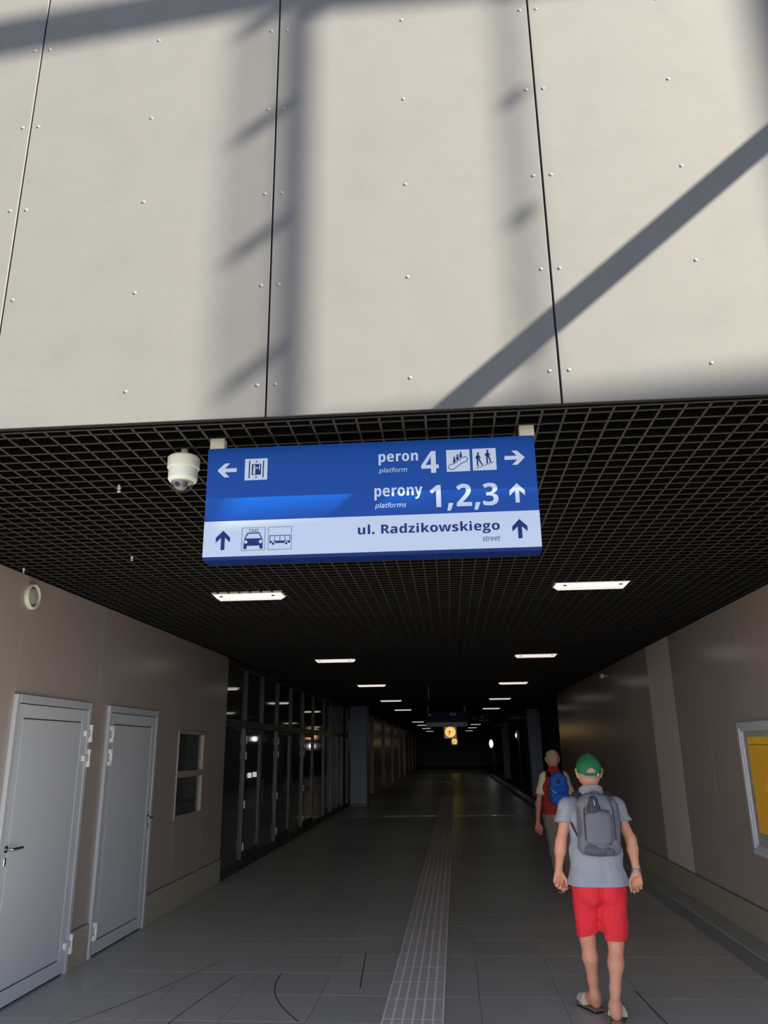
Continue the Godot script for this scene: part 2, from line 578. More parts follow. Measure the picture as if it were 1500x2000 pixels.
func ceiling() -> void:
	var c := struct("ceiling", span(XL, 5.0, CEIL + 0.045, CEIL + 0.07, FAR, FAR + 0.05), M.lattice, "black open lattice ceiling of square cells above the passage")
	var lengths := FAR + 0.06
	var lg := blade(Vector3(0, CEIL, lengths * 0.5 - 0.05), Vector3(0.010, 0.05, -lengths))
	var x := -3.256
	while x < XR:
		put("lattice_blade", lg, null, c, Vector3(x, 0, 0))
		x += 0.1
	var cg := blade(Vector3((XL + XR) * 0.5, CEIL, 0), Vector3(XR - XL, 0.049, 0.010))
	put("lattice_blade", cg, null, c, Vector3(0, 0, -0.056))
	var rest := G.new()
	var k := 0
	while -0.112 - 0.1 * k > FAR + 0.1:
		if k < 235:
			put("lattice_blade", cg, null, c, Vector3(0, 0, -0.112 - 0.1 * k))
		else:
			rest.box(Vector3((XL + XR) * 0.5, CEIL + 0.0245, -0.112 - 0.1 * k), Vector3(XR - XL, 0.049, 0.010))
		k += 1
	tag(piece("lattice_beyond", rest, M.lattice, c), "", "", "", "stuff")
	piece("edge_trim", span(XL + 0.0005, XL + 0.022, CEIL - 0.002, CEIL + 0.05, -0.06, FAR), M.lattice, c)
	piece("edge_trim", span(XR - 0.022, XR - 0.0005, CEIL - 0.002, CEIL + 0.05, -0.06, -18.4), M.lattice, c)
	piece("recess_soffit", span(XR, 5.0, CEIL, CEIL + 0.05, -18.4, FAR), M.void, c)

func canopy() -> void:
	# the steel frame over the forecourt, behind the camera, whose shade falls on the panels
	var t := thing("canopy_frame", "grey steel canopy frame over the forecourt whose shade falls on the facade", "canopy")
	var back := func(x: float, y: float, l: float) -> Vector3: return Vector3(x, y, 0) + SUN * l
	var bar := func(called: String, a: Vector3, b: Vector3, w: float, m: Material) -> void:
		var d := (b - a).normalized()
		var side := d.cross(Vector3.BACK if absf(d.z) < 0.9 else Vector3.UP).normalized()
		var deep := 0.03 if absf(d.z) < 0.9 else w
		piece(called, G.new().box((a + b) * 0.5, Vector3(w, (b - a).length(), deep), 0.006, Basis(side, d, side.cross(d))), m, t)
	var post := func(x: float, top: float, l: float, w: float) -> void:
		var p: Vector3 = back.call(x, top, l)
		bar.call("post", Vector3(p.x, 0, p.z), p, w, M.galvanised)
	# the brace with the sharp shade
	bar.call("brace", back.call(-0.38, 2.773, 2.8), back.call(5.2, 7.54, 2.8), 0.115, M.galvanised)
	post.call(3.6, 6.3, 2.8, 0.14)
	# the mullion with its arms and glass fin
	post.call(-0.634, 5.75, 10.0, 0.10)
	for k in 6:
		var p: Vector3 = back.call(-0.70, 5.47 - 0.67 * k, 10.0)
		bar.call("arm", p, p + Vector3(0, 0, 0.13), 0.05, M.galvanised)
	var f0: Vector3 = back.call(-0.70, 5.6, 10.2)
	piece("glass_fin", G.new().box(Vector3(f0.x - 0.15, f0.y * 0.5, f0.z), Vector3(0.29, f0.y, 0.012)), M.fin, t)
	bar.call("beam", back.call(-5.0, 5.075, 10.0), back.call(-0.63, 5.585, 10.0), 0.25, M.galvanised)
	bar.call("beam", back.call(-0.70, 5.50, 10.0), back.call(6.0, 5.50, 10.0), 0.20, M.galvanised)
	post.call(6.0, 5.6, 10.0, 0.2)
	post.call(-5.0, 5.2, 10.0, 0.2)
	# the second fin with its arms
	var f1: Vector3 = back.call(0.405, 5.7, 9.0)
	piece("glass_fin", G.new().box(Vector3(f1.x, f1.y * 0.5, f1.z), Vector3(0.16, f1.y, 0.012)), M.fin, t)
	for k in 4:
		var p: Vector3 = back.call(0.445, 5.445 - 0.67 * k, 9.0)
		bar.call("arm", p, p + Vector3(0, 0, 0.035), 0.065, M.galvanised)
	# the far frame: a post at the right and a low beam
	post.call(1.72, 6.2, 14.0, 0.3)
	bar.call("beam", back.call(-6.5, 2.34, 14.0), back.call(7.0, 3.46, 14.0), 0.50, M.galvanised)
	post.call(-6.5, 2.4, 14.0, 0.3)
	post.call(7.0, 3.5, 14.0, 0.3)

func wall_x(x: float, sgn: float, y0: float, y1: float, z0: float, z1: float, thick: float, b := 0.002) -> G:
	return span(x, x + sgn * thick, y0, y1, z0, z1, b)   # a panel whose face is at x

func left_wall() -> void:
	var g := span(XL - 0.3, XL - 0.032, -0.2, 4.0, 0.0, -2.80)
	g.box(Vector3(XL - 0.166, 3.1, -4.35), Vector3(0.268, 1.8, 3.1))          # over the doors
	g.box(Vector3(XL - 0.166, 1.0, -4.35), Vector3(0.268, 2.4, 0.36))
	g.box(Vector3(XL - 0.2, 1.9, -7.28), Vector3(0.2, 4.2, 2.84))
	g.box(Vector3(XL - 0.28, 1.0, -4.35), Vector3(0.03, 2.4, 3.1))            # behind the doors
	g.box(Vector3(XL - 0.166, 3.6, -16.0), Vector3(0.268, 0.8, 14.6))         # over the shopfront
	g.box(Vector3(XL - 0.166, 1.9, (FAR - 23.15) * 0.5), Vector3(0.268, 4.2, -FAR - 23.15))
	var w := struct("wall_left", g, M.backing, "left wall of warm grey stone panels with two doors")
	var top := CEIL + 0.06
	for e in [[0.305, top, 0.0, -1.4], [0.305, top, -1.4, -2.842], [2.225, top, -2.838, -4.30], [2.225, top, -4.30, -5.86], [0.305, 2.225, -4.15, -4.54],
			[2.03, top, -5.86, -7.30], [2.03, top, -7.30, -8.72], [0.305, 2.03, -5.86, -6.67], [0.305, 2.03, -7.76, -8.72], [0.305, 1.0, -6.67, -7.76]]:
		piece("wall_panel", wall_x(XL, -1, e[0], e[1], e[2] - 0.001, e[3] + 0.001, 0.03), M.wall, w)
	for e in [[0.0, -2.84], [-4.15, -4.545], [-5.875, -8.72]]:
		piece("plinth_slab", wall_x(XL + 0.012, -1, 0.0, 0.298, e[0], e[1], 0.045), M.plinth, w)
	var z := -23.2
	var n := 0
	while z > FAR + 1.0:
		piece("wall_panel", wall_x(XL, -1, 0.0, top, z - 0.002, z - 1.498, 0.03), M.wall_right if n % 4 else M.wall, w)
		if n % 4 == 1:
			piece("pilaster", wall_x(XL + 0.10, -1, 0.0, CEIL - 0.01, z - 0.1, z - 0.35, 0.1), M.wall_pale, w)
		z -= 1.5
		n += 1
	door(1, -2.846, -4.145, -4.14, -1.0, "first grey metal door from the entrance, hinged on its right")
	door(2, -4.545, -5.86, -4.60, 1.0, "second grey metal door from the entrance, hinged on its left")
	# the hatch with two dark panes
	var win := Node3D.new()
	win.name = "window_1"
	add_child(win)
	tag(win, "small two pane window hatch in the left wall beyond the doors", "", "", "structure")
	piece("window_frame", wall_x(XL + 0.012, -1, 1.985, 2.028, -6.65, -7.77, 0.05), M.wall, win)
	piece("window_frame", wall_x(XL + 0.012, -1, 0.985, 1.03, -6.65, -7.77, 0.05), M.wall, win)
	piece("window_frame", wall_x(XL + 0.012, -1, 1.47, 1.545, -6.675, -7.65, 0.05), M.wall, win)
	piece("window_frame", wall_x(XL + 0.012, -1, 1.03, 1.985, -6.65, -6.675, 0.05), M.wall, win)
	piece("window_frame", wall_x(XL + 0.012, -1, 1.03, 1.985, -7.65, -7.77, 0.05), M.wall, win)
	for e in [[1.545, 1.985], [1.03, 1.47]]:
		piece("pane", wall_x(XL - 0.02, -1, e[0], e[1], -6.675, -7.65, 0.008, 0.0), M.glass, win)
		piece("blind", wall_x(XL - 0.07, -1, e[0], e[1], -6.675, -7.65, 0.01, 0.0), M.alu, win)

func door(no: int, z0: float, z1: float, hinge_z: float, hinge_side: float, label: String) -> void:
	var d := Node3D.new()
	d.name = "door_%d" % no
	add_child(d)
	tag(d, label, "", "", "structure")
	var x := XL
	# frame
	piece("door_frame", span(x - 0.06, x + 0.03, 0.0, 2.22, z0, z0 - 0.05, 0.003), M.door_frame, d)
	piece("door_frame", span(x - 0.06, x + 0.03, 0.0, 2.22, z1 + 0.05, z1, 0.003), M.door_frame, d)
	piece("door_frame", span(x - 0.06, x + 0.03, 2.155, 2.22, z0 - 0.05, z1 + 0.05, 0.003), M.door_frame, d)
	# leaf with its rim and recessed field
	var leaf := piece("door_leaf", span(x - 0.05, x + 0.008, 0.015, 2.15, z0 - 0.053, z1 + 0.053, 0.003), M.groove, d)
	var a := z0 - 0.055
	var b := z1 + 0.055
	for e in [[0.017, 2.148, a, a - 0.075], [0.017, 2.148, b + 0.105, b], [2.045, 2.148, a - 0.075, b + 0.105], [0.017, 0.125, a - 0.075, b + 0.105]]:
		piece("leaf_rim", span(x + 0.006, x + 0.021, e[0], e[1], e[2], e[3], 0.002), M.door, leaf)
	piece("leaf_field", span(x + 0.006, x + 0.019, 0.134, 2.036, a - 0.084, b + 0.114, 0.002), M.door, leaf)
	for y in [1.945, 1.73, 0.22]:
		var h := piece("hinge", G.new().lathe(Vector3(x + 0.045, y - 0.075, hinge_z - 0.01 * hinge_side), [Vector2(0.0, 0.0), Vector2(0.013, 0.0), Vector2(0.013, 0.15), Vector2(0.0, 0.15)], 12), M.hinge, d)
		piece("hinge_leaf", span(x + 0.018, x + 0.05, y - 0.025, y + 0.025, hinge_z - 0.01 * hinge_side, hinge_z - hinge_side * 0.105 if hinge_side < 0 else hinge_z - 0.055, 0.003), M.hinge, h)
		for dy in [-0.055, 0.055]:
			piece("hinge_leaf", span(x + 0.018, x + 0.052, y + dy - 0.022, y + dy + 0.022, hinge_z + 0.02 * hinge_side, hinge_z - 0.02 * hinge_side, 0.003), M.hinge, h)
	# lever handle on the far side from the hinges
	var hz := z0 - 0.10 if hinge_side < 0 else z1 + 0.11
	var s := -1.0 if hinge_side < 0 else 1.0
	var at := Vector3(x + 0.02, 1.10, hz)
	var side := Basis(Vector3.FORWARD, PI / 2)
	var hd := piece("door_handle", G.new().tube([at + Vector3(0.01, 0, 0), at + Vector3(0.05, 0, 0), at + Vector3(0.06, 0, s * 0.012), at + Vector3(0.062, 0, s * 0.13)], 0.0105, 12), M.steel, d)
	piece("handle_rose", G.new().lathe(at, [Vector2(0.026, 0.0), Vector2(0.026, 0.008), Vector2(0.0, 0.01)], 20, side), M.steel, hd)
	piece("lock_rose", G.new().box(at + Vector3(0.005, -0.09, 0), Vector3(0.012, 0.06, 0.03), 0.004), M.steel, d)

func right_wall() -> void:
	var g := span(XR + 0.032, XR + 0.3, -0.2, 4.0, 0.0, -18.4)
	g.box(Vector3(5.1, 1.9, (FAR - 18.4) * 0.5), Vector3(0.2, 4.2, -FAR - 18.4))
	g.box(Vector3(4.0, 1.9, -18.3), Vector3(2.2, 4.2, 0.2))
	g.box(Vector3(3.9, -0.13, (FAR - 18.4) * 0.5), Vector3(2.2, 0.2, -FAR - 18.4))
	var w := struct("wall_right", g, M.backing, "right wall of dark polished stone panels with one paler strip")
	var z := -0.2
	var k := 0
	piece("wall_panel", wall_x(XR, 1, 0.30, CEIL + 0.06, 0.0, -0.199, 0.03), M.wall_right, w)
	while z > -18.2:
		var z1 := maxf(z - 1.2, -18.4)
		var pale := k == 6
		piece("wall_panel", wall_x(XR, 1, 0.30, CEIL + 0.06, z - 0.0015, z1 + 0.0015, 0.03), M.wall_pale if pale else M.wall_right, w)
		piece("plinth_slab", wall_x(XR - 0.012, 1, 0.004, 0.292, z - 0.001, z1 + 0.001, 0.044), M.plinth, w)
		z = z1
		k += 1

func shopfront() -> void:
	var t := thing("shopfront", "long dark glazed shopfront in metal frames beyond the left wall hatch", "shopfront", Vector3(XL, 0, 0))
	var zs := [-8.74, -9.98, -11.17, -12.45, -13.8, -15.2, -16.6, -18.3, -19.6, -20.8, -22.0, -23.13]
	for i in zs.size():
		piece("mullion", span(-0.09, -0.01, 0.0, 3.14, zs[i] + 0.025, zs[i] - 0.025, 0.003), M.alu, t)
		if i == zs.size() - 1:
			break
		var a: float = zs[i] - 0.027
		var b: float = zs[i + 1] + 0.027
		piece("top_rail", span(-0.09, -0.01, 3.06, 3.14, a, b, 0.003), M.alu, t)
		piece("transom", span(-0.09, -0.008, 2.13, 2.25, a, b, 0.003), M.alu, t)
		piece("bottom_rail", span(-0.09, -0.01, 0.0, 0.14, a, b, 0.003), M.alu, t)
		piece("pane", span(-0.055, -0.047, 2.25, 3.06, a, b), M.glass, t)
		if i in [1, 3, 5]:
			var d := piece("door_leaf", span(-0.08, -0.02, 0.15, 0.24, a - 0.005, b + 0.005, 0.003), M.alu, t)
			piece("leaf_stile", span(-0.08, -0.02, 0.24, 2.12, a - 0.005, a - 0.065, 0.003), M.alu, d)
			piece("leaf_stile", span(-0.08, -0.02, 0.24, 2.12, b + 0.065, b + 0.005, 0.003), M.alu, d)
			piece("leaf_rail", span(-0.08, -0.02, 2.06, 2.12, a - 0.065, b + 0.065, 0.003), M.alu, d)
			piece("pane", span(-0.055, -0.047, 0.24, 2.06, a - 0.065, b + 0.065), M.glass, d)
			for y in [1.95, 1.7, 0.95, 0.32]:
				piece("hinge", G.new().lathe(Vector3(-0.006, y - 0.06, a + 0.01), [Vector2(0, 0), Vector2(0.014, 0), Vector2(0.014, 0.12), Vector2(0, 0.12)], 10), M.hinge, d)
			piece("door_handle", G.new().tube([Vector3(-0.02, 0.9, b + 0.04), Vector3(0.03, 0.9, b + 0.04), Vector3(0.03, 1.3, b + 0.04), Vector3(-0.02, 1.3, b + 0.04)], 0.009, 8), M.alu, d)
		else:
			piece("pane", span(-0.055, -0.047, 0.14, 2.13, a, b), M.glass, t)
			if i == 0:
				piece("push_rail", span(-0.045, -0.03, 0.895, 0.915, a, b, 0.002), M.steel, t)
	# the unlit shop behind the glass
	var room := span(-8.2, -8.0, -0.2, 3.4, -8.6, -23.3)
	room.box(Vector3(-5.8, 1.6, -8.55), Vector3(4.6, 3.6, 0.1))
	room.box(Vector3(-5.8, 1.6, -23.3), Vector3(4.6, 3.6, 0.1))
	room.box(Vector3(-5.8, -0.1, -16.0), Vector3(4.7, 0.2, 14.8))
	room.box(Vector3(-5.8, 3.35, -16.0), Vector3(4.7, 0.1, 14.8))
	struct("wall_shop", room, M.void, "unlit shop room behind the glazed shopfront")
	for k in 2:  # added glowing panels that imitate bright reflections in the glass, no real screens
		var s := thing("added_shop_glow", ["smaller of two added white glows standing in for reflections in the shop glass", "larger of two added white glows standing in for reflections in the shop glass"][k], "added_glow", [Vector3(-4.9, 0, -16.5), Vector3(-4.9, 0, -17.15)][k], "added glows in the dark shop")
		var hgt := 1.20
		var wd: float = [0.10, 0.22][k]
		piece("glow_stand", G.new().box(Vector3(0, hgt * 0.5 - 0.05, -0.05), Vector3(0.05, hgt - 0.1, 0.05), 0.005).box(Vector3(0, 0.01, -0.05), Vector3(0.3, 0.02, 0.3), 0.005), M.dark, s)
		piece("glow_back", G.new().box(Vector3(0, hgt, -0.02), Vector3(wd + 0.04, 0.16, 0.03), 0.005), M.dark, s)
		piece("glow_front", G.new().box(Vector3(0, hgt, 0.0), Vector3(wd, 0.12, 0.006), 0.002), M.spot, s)
		var l := OmniLight3D.new()
		l.name = "added_glow_light"
		l.position = Vector3(0, hgt, 0.06)
		l.light_energy = 0.004
		l.light_size = 0.05
		l.omni_range = 30
		l.omni_attenuation = 2
		l.shadow_enabled = true
		s.add_child(l)

func far_end() -> void:
	var lc := thing("column", "blue grey column standing at the end of the glazed shopfront", "column", Vector3(-2.99, 0, -23.45), "blue grey columns in the passage")
	piece("shaft", G.new().box(Vector3(0, CEIL * 0.5, 0), Vector3(0.56, CEIL, 0.6), 0.02), M.column, lc)
	piece("base", G.new().box(Vector3(0, 0.05, 0), Vector3(0.6, 0.1, 0.64), 0.01), M.alu, lc)
	var spots := [[3.17, -27.4, 0.44, "nearer blue grey column on the right, just left of the walker in the dark vest"], [3.19, -43.6, 0.36, "farther slim blue grey column on the right side of the passage"]]
	for e in spots:
		var c := thing("column", e[3], "column", Vector3(e[0], 0, e[1]), "blue grey columns in the passage")
		piece("shaft", G.new().box(Vector3(0, CEIL * 0.5, 0), Vector3(e[2], CEIL, 0.5), 0.02), M.column, c)
		piece("base", G.new().box(Vector3(0, 0.05, 0), Vector3(e[2] + 0.04, 0.1, 0.54), 0.01), M.alu, c)
	# the second direction sign, too far off to be read, and a third
	for k in 2:
		var s := thing("direction_sign", ["unlit blue and white direction sign hanging far down the passage above the clock", "small dark blue sign hanging right of the far clock"][k], "sign", [Vector3(-0.085, 2.70, -24.0), Vector3(1.12, 2.96, -30.0)][k])
		var w: float = [1.40, 1.05][k]
		var h: float = [0.48, 0.28][k]
		piece("panel", G.new().box(Vector3(0, 0, -0.06), Vector3(w, h, 0.12), 0.006), M.blue_dark, s)
		if k == 0:
			piece("white_band", G.new().box(Vector3(0, -0.165, 0.001), Vector3(w - 0.01, 0.145, 0.004), 0.001), M.white, s)
			for x in [-0.57, 0.59]:
				piece("arrow", G.new().prism(arrow(Vector2(x, -0.165), 0.09, 0.065, 0.5, PI / 2), 0.003, 0.0045), M.blue_dark, s)
			for e in [[0.16, 0.17], [0.27, 0.17], [-0.57, 0.16]]:
				piece("pictogram", G.new().box(Vector3(e[0], e[1], 0.001), Vector3(0.09, 0.09, 0.003), 0.001), M.white, s)
		else:
			for e in [[-0.1, -0.02], [0.22, 0.02]]:
				piece("pictogram", G.new().box(Vector3(e[0], e[1], 0.001), Vector3(0.10, 0.10, 0.003), 0.001), M.mount, s)
			piece("white_band", G.new().box(Vector3(0.3, -0.115, 0.001), Vector3(0.42, 0.035, 0.004), 0.001), M.white, s)
		for x in [-w * 0.44, w * 0.44]:
			var top: float = CEIL - (s.position.y + h * 0.5)
			piece("bracket", G.new().box(Vector3(x, h * 0.5 + top * 0.5, -0.06), Vector3(0.05, top, 0.06), 0.004), M.cream, s)
	for k in 2:
		var cl := thing("clock", ["larger square clock with a glowing yellow face hanging in the passage", "smaller glowing clock hanging deeper in the passage below the larger one"][k], "clock", [Vector3(0.03, 2.52, -36.0), Vector3(0.36, 2.27, -62.0)][k], "glowing clocks in the passage")
		var s: float = [0.60, 0.50][k]
		piece("housing", G.new().box(Vector3(0, 0, -0.1), Vector3(s, s, 0.2), 0.02), M.clock_body, cl)
		var face := piece("clock_face", G.new().lathe(Vector3(0, 0, 0.0), [Vector2(0, 0.012), Vector2(s * 0.40, 0.012), Vector2(s * 0.42, 0.0)], 28, Basis(Vector3.RIGHT, PI / 2)), M.clock, cl)
		piece("hand", G.new().box(Vector3(-0.05, 0.02, 0.016), Vector3(0.16, 0.035, 0.004), 0.001), M.dark, face)
		piece("hand", G.new().box(Vector3(-0.04, -0.07, 0.018), Vector3(0.03, 0.20, 0.004), 0.001, Basis(Vector3.BACK, -0.5)), M.dark, face)
		var hh: float = CEIL - cl.position.y - s * 0.5
		piece("hanger", G.new().box(Vector3(0, s * 0.5 + hh * 0.5, -0.1), Vector3(0.05, hh, 0.05), 0.004), M.alu, cl)
		var a := AreaLight3D.new()
		a.name = "clock_light"
		a.position = Vector3(0, 0, 0.03)
		a.rotation.y = PI
		a.area_size = Vector2(s * 0.8, s * 0.8)
		a.light_color = Color(1.0, 0.83, 0.47)
		a.light_energy = 0.05
		a.shadow_enabled = true
		cl.add_child(a)
	for k in 2:  # added glows in place of bright reflections on the right, no real lamps
		var wl := thing("added_wall_glow", ["added white glow standing in for a bright reflection at the far right end of the passage", "small added white glow standing in for a reflection high between the two right hand columns"][k], "lamp", [Vector3(2.78, 2.02, -52.0), Vector3(3.35, 2.35, -38.0)][k])
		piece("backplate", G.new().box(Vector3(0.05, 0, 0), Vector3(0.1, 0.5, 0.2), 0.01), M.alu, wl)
		piece("glow_ball", G.new().ball(Vector3(0, 0, 0.05), [Vector3(0.14, 0.28, 0.12), Vector3(0.05, 0.12, 0.05)][k]), M.spot, wl)
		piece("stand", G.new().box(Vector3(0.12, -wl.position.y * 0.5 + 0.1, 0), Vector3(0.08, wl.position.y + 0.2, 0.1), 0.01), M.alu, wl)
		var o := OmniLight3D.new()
		o.name = "lamp_light"  # light of the added glow
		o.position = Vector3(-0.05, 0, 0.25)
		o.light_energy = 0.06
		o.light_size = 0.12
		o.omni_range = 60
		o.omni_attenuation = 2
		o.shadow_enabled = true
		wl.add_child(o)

func lamps() -> void:
	var left := [[-1.795, -3.90], [-1.78, -9.36], [-1.706, -14.53], [-1.70, -20.37], [-1.68, -26.1], [-1.67, -39.7], [-1.66, -46.0], [-1.65, -54.0], [-1.65, -64.0]]
	var right := [[1.29, -3.83], [1.378, -9.26], [1.442, -14.57], [1.50, -20.3], [1.54, -26.1], [1.6, -38.5], [1.6, -46.0], [1.62, -54.0], [1.62, -64.0]]
	var nth := ["nearest", "second", "third", "fourth", "fifth", "sixth", "seventh", "eighth", "farthest"]
	for side in 2:
		for k in 9:
			var e: Array = (left if side == 0 else right)[k]
			var t := thing("ceiling_lamp", "%s lit white strip lamp from the entrance in the %s row under the lattice" % [nth[k], "left" if side == 0 else "right"], "lamp", Vector3(e[0], CEIL, e[1]), "strip lamps under the lattice ceiling")
			piece("housing", G.new().box(Vector3(0, 0.012, 0), Vector3(0.65, 0.03, 0.22), 0.004), M.lamp_body, t)
			var d := G.new()
			var w := 0.315
			var lowp := [Vector3(-w + 0.03, -0.035, 0.06), Vector3(w - 0.03, -0.035, 0.06), Vector3(w - 0.03, -0.035, -0.06), Vector3(-w + 0.03, -0.035, -0.06)]
			var topp := [Vector3(-w, -0.003, 0.10), Vector3(w, -0.003, 0.10), Vector3(w, -0.003, -0.10), Vector3(-w, -0.003, -0.10)]
			d.quad(lowp[0], lowp[1], lowp[2], lowp[3], Vector3.DOWN)
			d.quad(topp[0], topp[1], topp[2], topp[3], Vector3.UP)
			for i in 4:
				var j := (i + 1) % 4
				d.quad(lowp[i], lowp[j], topp[j], topp[i], (lowp[i] + lowp[j]) * Vector3(1, 0, 1) + Vector3(0, -0.01, 0))
			piece("diffuser", d, M.lamp if k < 3 else M.lamp_far, t)
			if k < 2:
				for x in [-0.24, 0.24]:
					piece("clip", G.new().box(Vector3(x, -0.022, 0.082), Vector3(0.03, 0.008, 0.02), 0.002), M.dark, t)
			var a := AreaLight3D.new()
			a.name = "lamp_light"
			a.position = Vector3(0, -0.045, 0)
			a.rotation.x = -PI / 2
			a.area_size = Vector2(0.6, 0.14)
			a.light_color = Color(1.0, 0.95, 0.88)
			a.light_energy = 0.07
			a.shadow_enabled = true
			t.add_child(a)

# ------------------------------------------------------------------ the sign
func arrow(c: Vector2, length: float, wide: float, head: float, angle: float) -> PackedVector2Array:
	# an arrow with a thick chevron head, pointing along +x before it is turned
	var h := length * 0.5
	var s := wide * 0.135
	var t := wide * 0.36
	var pts := [Vector2(h, 0), Vector2(h - wide * 0.5, wide * 0.5), Vector2(h - wide * 0.5 - t, wide * 0.5), Vector2(h - wide * 0.5 - t + (wide * 0.5 - s) * 0.98, s), Vector2(-h, s),
		Vector2(-h, -s), Vector2(h - wide * 0.5 - t + (wide * 0.5 - s) * 0.98, -s), Vector2(h - wide * 0.5 - t, -wide * 0.5), Vector2(h - wide * 0.5, -wide * 0.5)]
	var out := PackedVector2Array()
	for p in pts:
		out.append(c + (p as Vector2).rotated(angle))
	return out

func lettering(called: String, text: String, bold: bool, slant: float, x0: float, x1: float, y0: float, y1: float, z: float, m: Material, parent: Node, at: Vector3) -> void:
	var font := SystemFont.new()
	font.font_names = PackedStringArray(["Droid Sans"])
	font.font_weight = 700 if bold else 400
	var t := TextMesh.new()
	t.text = text
	t.font = font
	t.font_size = 96
	t.pixel_size = 0.001
	t.depth = 0.002
	t.curve_step = 1.0
	var arr := t.surface_get_arrays(0)
	var v: PackedVector3Array = arr[Mesh.ARRAY_VERTEX]
	for i in v.size():
		v[i].x += v[i].y * slant
	var lo := Vector3.INF
	var hi := -Vector3.INF
	for p in v:
		lo = lo.min(p)
		hi = hi.max(p)
	for i in v.size():
		v[i] = Vector3(lerpf(x0, x1, (v[i].x - lo.x) / (hi.x - lo.x)) - at.x, lerpf(y0, y1, (v[i].y - lo.y) / (hi.y - lo.y)) - at.y, z + 0.0008 * (v[i].z - lo.z) / maxf(hi.z - lo.z, 1e-6))
	arr[Mesh.ARRAY_VERTEX] = v
	var am := ArrayMesh.new()
	am.add_surface_from_arrays(Mesh.PRIMITIVE_TRIANGLES, arr)
	put(called, am, m, parent)

func dot(c: Vector2, r: float, n := 14) -> PackedVector2Array:
	var o := PackedVector2Array()
	for i in n:
		o.append(c + Vector2(r, 0).rotated(TAU * i / n))
	return o

func stroke(a: Vector2, b: Vector2, w: float) -> PackedVector2Array:
	var s := (b - a).normalized().orthogonal() * w * 0.5
	return PackedVector2Array([a - s, b - s, b + s, a + s])

